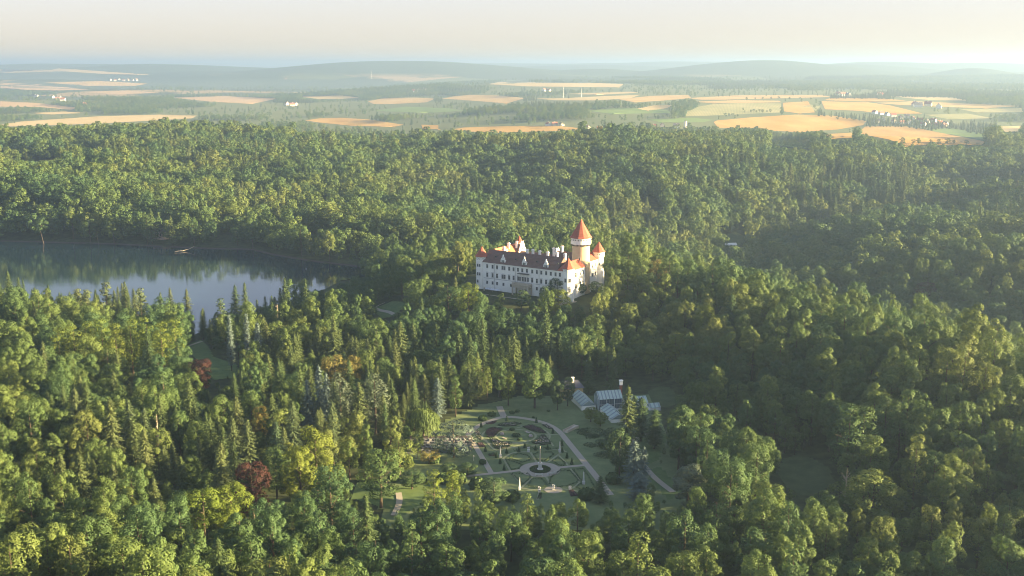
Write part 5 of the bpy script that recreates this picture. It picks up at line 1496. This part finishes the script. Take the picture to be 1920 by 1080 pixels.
# yellow house
yh = empty('yellow_house', (gh_o[0], gh_o[1], GHZ), GR); tag(yh, 'small yellow house with dark hipped roof behind the glasshouse', 'house')
MB().box(-9.6, -1.2, 18.6, 25, -1.2, 4.4).build('wall', M['yellow_wall'], yh)
rp = MB(); rp.add([(-10.1,18.1,4.42),(-.7,18.1,4.42),(-.7,25.5,4.42),(-10.1,25.5,4.42),(-8.2,21.8,7.0),(-2.6,21.8,7.0)], [(3,2,1,0),(0,1,5,4),(1,2,5),(2,3,4,5),(3,0,4)]); rr_o = rp.build('roof', M['roof_grey'], yh)
MB().box(-5.6,-4.6,20.6,21.5,5.4,8.2).box(-5.75,-4.45,20.45,21.65,8.202,8.5).build('chimney', M['plaster'], rr_o)
for x_ in (-8.2,-6.2,-4.0): 
    wf = MB().box(x_-.5,x_+.5,18.50,18.59,1.5,3.2).build('window', M['frame_white'], yh); MB().box(x_-.4,x_+.4,18.46,18.498,1.6,3.1).build('pane', M['window_glass'], wf)
MB().box(-9.7,-9.602,20,21.1,-.2,2.3).build('door', M['bark'], yh)
# ------------------------------------------------------------------ single trees one can pick out
def recolor(me, m, name):
    c = me.copy(); c.name = name; c.materials.clear(); c.materials.append(m); return c
SK = {}
M['cedar'] = leaf_mat('cedar_needles', [(0, (.062,.092,.078)), (1, (.07,.10,.085))], trans=.08)
SK['copper'] = (recolor(K['broad'][0][0], M['copper'], 'copper_crown'), K['broad'][0][1], 22, 6.6)
SK['amber'] = (recolor(K['broad'][2][0], M['amber'], 'sunlit_amber_crown'), K['broad'][2][1], 20, 7.0)
SK['lime'] = (recolor(K['broad'][1][0], M['lime'], 'bright_crown'), K['broad'][1][1], 24, 6.2)
SK['lime2'] = (recolor(K['broad'][5][0], M['lime'], 'bright_crown'), K['broad'][5][1], 25, 7.2)
SK['silver'] = (recolor(K['broad'][3][0], M['silver'], 'grey_green_crown'), K['broad'][3][1], 23, 5.4)
SK['broad'] = K['broad'][4]; SK['broad2'] = K['broad'][2]; SK['broad3'] = K['broad'][5]
SK['dark'] = (recolor(K['broad'][4][0], M['hedge'], 'dark_crown'), K['broad'][4][1], 21, 6.4)
SK['spruce'] = K['spruce'][0]; SK['spruce2'] = K['spruce'][2]
SK['bluespruce'] = (recolor(K['spruce'][1][0], M['blue'], 'blue_spruce_crown'), K['spruce'][1][1], 24, 4.2)
SK['bluecol'] = (conifer('blue_column_crown', 24, 1.9, 300, M['blue'], droop=.1, power=.45), trunk_mesh('blue_trunk', 24, .25, 88, M['bark'], 0, .9), 24, 1.9)
SK['palecol'] = (recolor(K['col'][0][0], M['silver'], 'pale_column_crown'), K['col'][0][1], 25, 3.3)
SK['col'] = K['col'][1]; SK['goldcol'] = (recolor(K['col'][1][0], M['lime'], 'golden_column_crown'), K['col'][1][1], 27, 3.7)
SK['cypress'] = (conifer('cypress_crown', 20, 2.4, 301, M['hedge'], droop=-.1, power=.5, full=1.3), trunk_mesh('cypress_trunk', 20, .25, 89, M['bark'], 0, .85), 20, 2.4)
SK['pine'] = K['pine'][0]
SK['willow'] = (willow('willow_crown', 12, 6.2, 5, M['willow']), trunk_mesh('willow_trunk', 12, .4, 77, M['bark'], 4), 12, 6.2)
SK['cedar'] = (broadleaf('cedar_crown', 16, 8.0, 333, M['cedar'], low=.0, flat=.55, lobes=46, open_=.25), trunk_mesh('cedar_trunk', 16, .3, 78, M['bark'], 6, .9), 16, 8.0)
KIND_NAME = {'copper':'copper_beech','amber':'sunlit_amber_tree','lime':'bright_tree','lime2':'bright_tree','silver':'grey_green_tree','broad':'broadleaf_tree','broad2':'broadleaf_tree','broad3':'broadleaf_tree','dark':'dark_tree','spruce':'spruce_tree','spruce2':'spruce_tree',
 'bluespruce':'blue_spruce','bluecol':'blue_spruce','palecol':'poplar_tree','col':'poplar_tree','goldcol':'poplar_tree','cypress':'cypress_tree','pine':'pine_tree','willow':'willow_tree','cedar':'cedar_tree'}
def plant(name, label, cat, crown, trunk, pos, s, rz, group=None, sx=None):
    e = empty(name, pos, rz, (sx or s, sx or s, s)); tag(e, label, cat, group)
    link(bpy.data.objects.new('crown', crown), e); link(bpy.data.objects.new('trunk', trunk), e); return e
placed = []
for i, (px, py, H, R, kd, lb) in enumerate(SPECIAL):
    p = SPOS[i]; zz = float(ground(np.array([p[0]]), np.array([p[1]]))[0])
    cr, tr, h0, r0 = SK[kd]
    nm = KIND_NAME[kd]; cat = 'bush' if H < 8.5 else 'tree'
    if H < 8.5: nm = {'lime':'bright_bush','amber':'brown_bush'}.get(kd, 'dark_bush')
    plant(nm, lb, cat, cr, tr, (p[0], p[1], zz), H/h0, i*2.399, sx=R/r0)
    placed.append((p[0], p[1], R))
# the tall stand on the crest beside the castle
for i, (cx_, cy_, lb) in enumerate([(70,553,'nearest the castle end wall'),(78,545,'second out from the castle end wall'),(86,557,'third out from the castle end wall'),(95,548,'fourth out from the castle end wall'),(104,556,'fifth out from the castle end wall'),(83,568,'behind the stand, nearest the small round tower'),(112,546,'farthest out from the castle end wall'),(94,571,'behind the stand, farther from the small round tower')]):
    v_ = K['broad'][(i*3) % 10]; H = (24,26,28,27,29,28,28,27)[i]
    plant('broadleaf_tree', f'tall crest tree {lb}', 'tree', v_[0], v_[1], (cx_, cy_, float(ground(np.array([cx_]), np.array([cy_]))[0])), H/v_[2], i*2.1, 'tall trees on the crest right of the castle', sx=H/v_[2]*.95)
    placed.append((cx_, cy_, 6.0))
placed = np.array(placed)
# dead trees
for i, (px, py, H, lb) in enumerate([(293,779,19,'dead white tree trunk, bare, in the near left wood'), (370,792,13,'shorter dead pale trunk right of the taller one'), (520,572,18,'bare forked dead tree by the lake conifers'), (1588,880,15,'bare grey-branched tree on the right slope'), (1815,860,16,'sunlit bare gnarled tree at the right edge')]):
    p = at(px, py, H*.98); zz = float(ground(np.array([p[0]]), np.array([p[1]]))[0])
    e = empty('dead_tree', (p[0], p[1], zz), i*1.3); tag(e, lb, 'dead tree')
    g3 = random.Random(i+50); MB().tube([(0,0,-.3),(.1,0,H*.4),(0,.15,H*.75),(.1,.1,H)], [.34,.26,.17,.05], 7).build('trunk', M['pale_bark'], e)
    for k in range(16 if i < 2 else 26):
        f = g3.uniform(.45 if i < 2 else .3, .97); a = g3.uniform(0, 6.28); L_ = (1.3 if i < 2 else 4.6)*(1.15-f)*g3.uniform(.6, 1.2)
        mb = MB(); mb.tube([(0,0,H*f),(math.cos(a)*L_*.5,math.sin(a)*L_*.5,H*f+L_*.25),(math.cos(a+.2)*L_,math.sin(a+.2)*L_,H*f+L_*(.3 if i < 2 else .75))], [.08,.055,.015], 4)
        mb.build('branch', M['pale_bark'], e)
# spreading juniper bank right of the garden, below the glasshouse
g = np.random.default_rng(77); Pp, Nn = [], []
for k in range(70):
    px, py = g.uniform(1072, 1150), g.uniform(806, 862)
    if px < 1078 + (py-806)*.95: continue
    c = np.array([*gpx(px, py), GZ]); r = g.uniform(1.6, 2.8); d = sphere_dirs(150, g); d = d[d[:, 2] > -.1]
    Pp.append(c + d*np.array([r, r*.8, g.uniform(.7, 1.3)])); Nn.append(d + np.array([0,0,.4]) + .3*g.normal(size=d.shape))
Pp = np.concatenate(Pp); Nn = np.concatenate(Nn)
o = link(bpy.data.objects.new('juniper_cover', leaf_mesh('juniper_cover', Pp, Nn, .34, .45, g, M['conifer']))); tag(o, 'spreading juniper covering the bank below the glasshouse', kind='stuff')
# bushes closing in the lawn left of the garden and in front of it
for i, (px, py, r, lb) in enumerate([(700,868,2.2,'beside the big rounded tree'),(738,902,1.8,'by the curved footpath'),(760,872,2.6,'in front of the green tree by the rock terrace'),(788,905,2.0,'left of the sunlit slim conical trees'),(815,868,1.8,'under the rock terrace'),(832,905,2.4,'between the two sunlit slim conical trees'),(862,905,2.2,'right of the two slim conical trees'),(895,915,2.6,'at the near left end of the cross path'),(905,870,1.2,'beside the left gravel path'),(850,850,1.6,'left of the yew mound'),(1150,905,2.4,'behind the dark spruce at the near right corner'),(1165,885,2.0,'left of the tallest blue spruce'),(1135,840,2.2,'on the bank below the juniper'),(1100,935,2.6,'at the near edge of the garden, right part'),(960,938,2.4,'at the near edge of the garden, left part')]):
    shrub_ball('shrub', f'leafy dark green shrub {lb}', 'bush', gpx(px, py), r, M['bed_leaf'], r*.8, 420, 190+i)
# low bushes along the back of the garden
for i, (lb, px, py, r) in enumerate([('low bush on the lawn behind the garden path, the left one', 960, 776, 1.5), ('low bush on the lawn behind the garden path, the right one', 970, 773, 1.3), ('small bush just outside the far curve of the garden path', 1000, 784, .8), ('pale small bush on the lawn edge under the dark trees', 1028, 772, .9), ('low bush at the wood edge left of the back path', 922, 780, 2.2), ('bush under the dark wood left of the back path', 905, 788, 2.4)]):
    shrub_ball('garden_bush', lb, 'bush', gpx(px, py), r*.7, M['bed_leaf'], r*.45, 240, 90+i)
# ------------------------------------------------------------------ which trees show largest
d_ = np.array([((placed[:, 0]-a)**2+(placed[:, 1]-b)**2 < (placed[:, 2]*.55+2.6)**2).any() for a, b in zip(x, y)])
x, y, z, scale, is_con, Hn, Rn = (a[~d_] for a in (x, y, z, scale, is_con, Hn, Rn))
near = y < 1250
vis = np.zeros(len(x)); BW, BH = 480, 270; buf = np.zeros((BH, BW), bool)
cpx, tpy = to_px(x, y, z+Hn); _, bpy2 = to_px(x, y, z+Hn*.15); rpx = Rn*FOCAL/np.hypot(y, 130)
# the placed trees hide others too
order = np.argsort(y); pi_ = 0; pord = np.argsort(placed[:, 1])
for i in order:
    if y[i] > 1250: break
    k = 4.0
    x0_, x1_ = int((cpx[i]-rpx[i]*.85)/k), int((cpx[i]+rpx[i]*.85)/k)+1; y0_, y1_ = int(tpy[i]/k), int(bpy2[i]/k)+1
    x0_, y0_ = max(x0_, 0), max(y0_, 0); x1_, y1_ = min(x1_, BW), min(y1_, BH)
    if x1_ <= x0_ or y1_ <= y0_: continue
    s = buf[y0_:y1_, x0_:x1_]; vis[i] = (~s).sum(); s[:] = True
def pick_best(mask, n):
    c = np.where(mask & (vis > 0))[0]; return c[np.argsort(-vis[c])][:n]
ib = pick_best(~is_con, 285); ic = pick_best(is_con, 230)
chosen = np.zeros(len(x), bool); chosen[ib] = True; chosen[ic] = True
# regions of the photograph for the labels
def region(px, py, d):
    if d > 900: return 'on the far wooded slope behind the lake' if px < 800 else 'on the wooded slope behind the castle'
    if d > 640: return 'in the wood behind the castle' if px > 820 else 'on the wooded bank beside the lake'
    if d > 440:
        if px < 430: return 'in the park wood between the golden poplars and the lake'
        if px < 840: return 'in the park wood left of the castle hill'
        if px < 1150: return 'on the slope below the castle'
        return 'on the sunlit ridge right of the castle'
    if d > 318:
        if px < 420: return 'in the left wood below the golden poplars'
        if px < 900: return 'in the wood left of the rose garden'
        if px < 1180: return 'behind the rose garden'
        if px < 1500: return 'on the slope right of the glasshouse'
        return 'on the far right slope'
    if px < 330: return 'on the sunlit near left slope'
    if px < 700: return 'in the near wood around the dark red beech'
    if px < 1250: return 'in the near wood below the rose garden'
    return 'on the near right slope'
# each tree is told apart by the nearest tree or building one can find, its side of it and its rank there
LM = [('castle', 905, 500), ('rose garden', 1000, 860), ('glasshouse', 1150, 750), ('weeping willow', 793, 800), ('rock terrace', 810, 845), ('great round tower', 1089, 480), ('bare gnarled tree at the right edge', 1815, 890), ('dark meadow on the right slope', 1510, 890), ('first dead white trunk', 293, 820)]
seen_ = {}
for (px, py, H, R, kd, lb), pp in zip(SPECIAL, SPOS):
    sh = lb.split(',')[0]; seen_.setdefault(sh, []).append((px, py + .4*H*FOCAL/math.hypot(pp[1], 130)))
LM += [(k, *v[0]) for k, v in seen_.items() if len(v) == 1 and len(k.replace('-', ' ').split()) <= 8]
ORD = ['nearest','second','third','fourth','fifth','sixth','seventh','eighth','ninth','tenth','eleventh','twelfth']
near_label = {}; bins = {}
for i in np.concatenate([ib, ic]):
    cy = (tpy[i]*.6+bpy2[i]*.4); k = min(range(len(LM)), key=lambda k: (LM[k][1]-cpx[i])**2 + (1.6*(LM[k][2]-cy))**2)
    dx, dy = cpx[i]-LM[k][1], cy-LM[k][2]
    side = ('to the right of' if dx > 0 else 'to the left of') if abs(dx) > 1.2*abs(dy) else ('in front of' if dy > 0 else 'behind')
    bins.setdefault((k, side, bool(is_con[i])), []).append((dx*dx+2.5*dy*dy, i))
for (k, side, c), L_ in bins.items():
    for r_i, (_, i) in enumerate(sorted(L_)):
        if r_i < len(ORD):
            t_ = f"{ORD[r_i]} {'conifer' if c else 'broadleaf tree'} {side} the {LM[k][0]}"
            if len(t_.replace('-', ' ').split()) <= 16: near_label[i] = t_
for kind, ids, word, adj in (('broad', ib, 'broadleaf tree', 'leafy green'), ('spruce', ic, 'conifer', 'pointed dark green')):
    groups = {}
    for i in ids: groups.setdefault(region(cpx[i], (tpy[i]+bpy2[i])/2, y[i]), []).append(i)
    for reg, L_ in groups.items():
        uniq = {}
        if len(L_) > 4:
            L2 = sorted(L_, key=lambda i: cpx[i]); uniq[L2[0]] = f'leftmost {word} {reg}'; uniq[L2[-1]] = f'rightmost {word} {reg}'
            c = [i for i in L_ if i not in uniq]; m_ = max(c, key=lambda i: tpy[i]); uniq[m_] = f'lowest standing {word} {reg}'
            c = [i for i in c if i != m_]; m_ = min(c, key=lambda i: tpy[i]); uniq[m_] = f'highest standing {word} {reg}'
            c = [i for i in c if i != m_]
            if c: m_ = max(c, key=lambda i: rpx[i]); uniq[m_] = f'broadest crowned {word} {reg}'
        elif len(L_) > 1:
            L2 = sorted(L_, key=lambda i: cpx[i])
            for k, i in enumerate(L2): uniq[i] = f'{("first","second","third","fourth")[k]} {word} from the left {reg}'
        else: uniq[L_[0]] = f'only {word} of its kind {reg}'
        uniq.update({i: near_label[i] for i in L_ if i in near_label and uniq.get(i, '')[:4] not in ('left', 'righ')})
        for i in L_:
            vs = K[kind]; cr, tr, h0, r0 = vs[int(i*7) % len(vs)]
            if kind == 'broad' and i % 9 == 0: cr, tr, h0, r0 = K['col'][i % 2]
            plant('broadleaf_tree' if kind == 'broad' else 'conifer_tree', uniq.get(i, f'{adj} {word} {reg}'), 'tree', cr, tr, (x[i], y[i], z[i]), scale[i]*(1 if kind == 'spruce' else 1), (i*2.399) % 6.283, f'{word}s {reg}', sx=scale[i]*(.92+.16*((i*13) % 7)/7))
r_ = ~chosen
n_ = r_ & (y < 780); f_ = r_ & (y >= 780)
scatter("broadleaf_wood", [k[0] for k in K['broad']] + [K['col'][0][0]], x[n_&~is_con], y[n_&~is_con], z[n_&~is_con], scale[n_&~is_con], 'broadleaf wood around the castle park', 1)
scatter("conifer_wood", [k[0] for k in K['spruce']], x[n_&is_con], y[n_&is_con], z[n_&is_con], scale[n_&is_con], 'conifers among the park wood', 2)
scatter("hillside_wood", FARK['broad'], x[f_&~is_con], y[f_&~is_con], z[f_&~is_con], scale[f_&~is_con], 'broadleaf wood on the hills behind the castle', 3)
scatter("hillside_conifers", FARK['spruce'], x[f_&is_con], y[f_&is_con], z[f_&is_con], scale[f_&is_con], 'conifers on the hills behind the castle', 4)
scatter("distant_woods", FARK['broad'], x2[~con2], y2[~con2], z2[~con2], s2[~con2], 'woods between the distant fields', 5)
scatter("distant_conifers", FARK['spruce'], x2[con2], y2[con2], z2[con2], s2[con2]*.8, 'conifer woods between the distant fields', 6)
print("TREES", len(x), len(x2), len(ib), len(ic))
# ------------------------------------------------------------------ villages and small far things
M['house_white'] = mat("house_plaster", (.74,.71,.66), .9, .2)
M['house_cream'] = mat("cream_plaster", (.66,.58,.44), .9, .2)
M['house_roof'] = mat("house_tiles", (.30,.12,.08), .9, .2)
M['house_roof2'] = mat("grey_house_tiles", (.16,.14,.14), .9, .2)
def house(label, px, py, s=1.0, rz=0.0, wall='house_white', roof='house_roof', group=None, L=13, W=9, name='village_house'):
    p = at_many([(px, py)])[0]; zz = float(ground(p[:1], p[1:])[0])
    e = empty(name, (p[0], p[1], zz), rz, (s, s, s)); tag(e, label, 'house', group)
    MB().prism([(-W/2,-1),(W/2,-1),(W/2,4.6),(0,9.0),(-W/2,4.6)], -L/2, L/2).build('wall', M[wall], e)
    r = MB()
    for q in (-1, 1):
        r.add([(q*(W/2+.5),-L/2-.4,4.3),(q*(W/2+.5),L/2+.4,4.3),(0,L/2+.4,9.15),(0,-L/2-.4,9.15),(q*(W/2+.5),-L/2-.4,4.5),(q*(W/2+.5),L/2+.4,4.5),(0,L/2+.4,9.4),(0,-L/2-.4,9.4)], [(4,5,6,7),(0,1,5,4),(1,2,6,5),(3,0,4,7)] if q > 0 else [(7,6,5,4),(4,5,1,0),(5,6,2,1),(7,4,0,3)])
    ro = r.build('roof', M[roof], e); MB().box(.8,1.6,-1,-.2,7.2,10.2).build('chimney', M['house_white'], ro)
VIL = [('houses at the end of the orange field strip', [(1028,236,0),(1040,236,1),(1053,236,2)]),
 ('scattered white houses in the trees right of the field strip', [(1102,243,0),(1124,245,1),(1162,247,2),(1185,247,0),(1242,238,1),(1268,239,2),(1283,251,0),(1142,246,2),(1225,240,1)]),
 ('village houses between the two large orange fields', [(1640,213,0),(1652,215,1),(1663,217,2),(1675,219,0),(1688,223,1),(1700,221,2),(1712,225,0),(1725,228,1),(1738,231,2),(1750,229,0),(1762,233,1),(1772,235,2),(1690,233,0),(1676,230,1),(1645,230,2),(1656,227,0),(1752,237,1),(1706,232,2),(1730,236,0),(1770,238,1)]),
 ('farm houses among the upper right fields', [(1572,179,0),(1580,180,1),(1590,181,2),(1650,181,0),(1715,199,1),(1722,201,2),(1760,203,0),(1740,199,1)]),
 ('white houses in the blue valley on the left', [(100,184,0),(108,187,1),(114,185,2),(118,189,0),(158,198,1),(68,182,2)]),
 ('far village houses on the left skyline fields', [(208,151,0),(216,152,1),(224,150,2),(232,152,0),(240,151,1),(248,152,2),(256,151,0)]),
 ('houses in the hazy valley above the castle', [(538,197,0),(548,199,1),(556,198,2),(777,173,0),(786,171,1),(795,170,2),(1020,171,0),(1028,172,1)]),
 ('houses at the wood edge below the large orange field', [(1388,256,0),(1400,255,1),(1444,259,2),(1330,252,0)])]
for grp, hs in VIL:
    ordw = sorted(hs)
    for k, (px, py, v) in enumerate(hs):
        far_ = py < 205
        lb = f'{("white red-roofed","cream red-roofed","white grey-roofed")[v]} house among {grp}'
        if (px, py, v) == ordw[0]: lb = f'leftmost of the {grp}'
        if (px, py, v) == ordw[-1]: lb = f'rightmost of the {grp}'
        if 'houses' not in grp: pass
        house(lb, px, py, 1.0 if not far_ else 1.5, .5+v*1.1+k*.37, 'house_cream' if v == 1 else 'house_white', 'house_roof2' if v == 2 else 'house_roof', grp)
# white silo tower
p = at_many([(1285,240)])[0]; zz = float(ground(p[:1], p[1:])[0])
e = empty('silo_tower', (p[0], p[1], zz)); tag(e, 'slim white silo tower at the edge of the trees', 'silo'); MB().lathe([(3.2,0),(3.2,15)], 16).build('wall', M['house_white'], e); MB().lathe([(3.4,15.0),(.2,17)], 16).build('roof', M['house_roof2'], e)
# transmitter masts
for lb, px, py, H in (('thin lattice mast in front of the blue hill', 697, 148, 60), ('thin mast by the pale field strip', 1056, 184, 40), ('thin mast right of the first one by the pale strip', 1090, 182, 30)):
    p = at_many([(px, py)])[0]; zz = float(ground(p[:1], p[1:])[0]); e = empty('radio_mast', (p[0], p[1], zz)); tag(e, lb, 'mast')
    MB().tube([(0,0,0),(0,0,H)], [1.2,.5], 4).build('lattice', M['trim'], e); MB().tube([(0,0,H),(0,0,H+6)], [.3,.1], 4).build('aerial', M['trim'], e)
# orchard rows on the green meadow
k = 0
OR = []
for r in range(4):
    for c in range(16):
        px = 1440 + c*5.4 + r*2; py = 263.5 + r*3.4 + c*.55
        if px < 1526: OR.append((px, py))
W = at_many(OR); zz = ground(W[:, 0], W[:, 1])
for i, (p, q) in enumerate(zip(W, zz)):
    cr = FARK['broad'][i % 4]
    e = empty('orchard_tree', (p[0], p[1], q), i*1.7, (.36,.36,.33)); tag(e, 'small round tree in the orchard rows on the green meadow', 'tree', 'orchard trees on the green meadow')
    link(bpy.data.objects.new('crown', cr), e); link(bpy.data.objects.new('trunk', K['broad'][0][1]), e)
# single trees and hedges in the fields
FT = [(1396,211),(1408,211),(1413,210),(1418,211),(1424,210),(1430,212),(1438,211),(1444,211),(1360,219),(1367,218),(1374,218),(1383,219),(1393,207),(1527,203),(1530,206),(1534,210),(1538,213),(1541,216),(1570,225),(1692,273),(1712,270),(1722,271),(1745,268),(1760,272),(1776,271),(1788,270),(1812,272),(1845,258),(1500,186),(1480,187),(1460,186),(1446,186),(1430,187),(1416,186),(1520,187),(1400,188)]
W = at_many(FT); zz = ground(W[:, 0], W[:, 1])
for i, (p, q, (px, py)) in enumerate(zip(W, zz, FT)):
    s = .55 + .5*((i*37) % 11)/11
    lb = 'single dark tree on the near edge of the straw-rowed field' if py > 250 else ('roadside tree in the row across the upper right fields' if py < 190 else 'small field tree between the orange and pale fields')
    gname = 'trees along the straw-rowed field' if py > 250 else ('roadside trees across the upper right fields' if py < 190 else 'field trees between the orange and pale fields')
    e = empty('field_tree', (p[0], p[1], q), i*1.7, (s*.8, s*.8, s*.5)); tag(e, lb, 'tree', gname)
    link(bpy.data.objects.new('crown', FARK['broad'][i % 4]), e); link(bpy.data.objects.new('trunk', K['broad'][0][1]), e)
# cottage among the trees on the far shore, jetty log, glade roof
def cottage(name, label, px, py, L, W, h, wall, roof, rz):
    p = at(px, py); zz = float(ground(np.array([p[0]]), np.array([p[1]]))[0]); e = empty(name, (p[0], p[1], zz), rz); tag(e, label, 'house')
    MB().box(-L/2, L/2, -W/2, W/2, -1, h).build('wall', M[wall], e)
    r = MB(); r.prism([(-W/2-.4,h+.01),(W/2+.4,h+.01),(0,h+W*.35)], -L/2-.4, L/2+.4); ro = r.build('roof', M[roof], e); ro.rotation_euler = (0,0,PI/2)
    for k in range(3):
        wf = MB().box(-L/3+k*L/3-.5, -L/3+k*L/3+.5, -W/2-.06, -W/2-.002, h*.4, h*.8).build('window', M['window_glass'], e)
M['pink_wall'] = mat("faded_pink_plaster", (.52,.40,.36), .9, .2, (.45,.34,.31), .5)
cottage('lakeside_cottage', 'faded pink cottage among trees on the far lake shore', 303, 447, 13, 8, 6, 'pink_wall', 'house_roof2', .15)
cottage('glade_shed', 'long pale-roofed shed in the misty glade right of the castle', 1369, 463, 11, 5, 2.2, 'house_white', 'house_white', .2)
p = at(345, 473); e = empty('fallen_tree', (p[0], p[1]-4, LAKE_Z), .2); tag(e, 'pale fallen tree lying in the lake by the far shore', 'fallen tree')
MB().tube([(-6,0,.1),(0,1,.5),(5,2,1.6),(9,3,3.5)], [.2,.3,.25,.08], 6).build('trunk', M['pale_bark'], e); MB().tube([(1,1,.6),(-3,-2,1.2),(-6,-4,.4)], [.2,.15,.05], 5).build('branch', M['pale_bark'], e)
for i, (px, py, H, tl, lb) in enumerate([(83,440,13,2.5,'leaning pale trunk on the far shore, the left one'), (186,440,12,2.0,'leaning pale trunk on the far shore, the right one')]):
    p = at(px, py+20); zz = float(ground(np.array([p[0]]), np.array([p[1]]))[0]); e = empty('leaning_trunk', (p[0], p[1], zz)); tag(e, lb, 'dead tree')
    MB().tube([(0,0,-.3),(-tl*.5,0,H*.5),(-tl*.95,.5,H*.9)], [.26,.2,.08], 6).build('trunk', M['bark'], e)
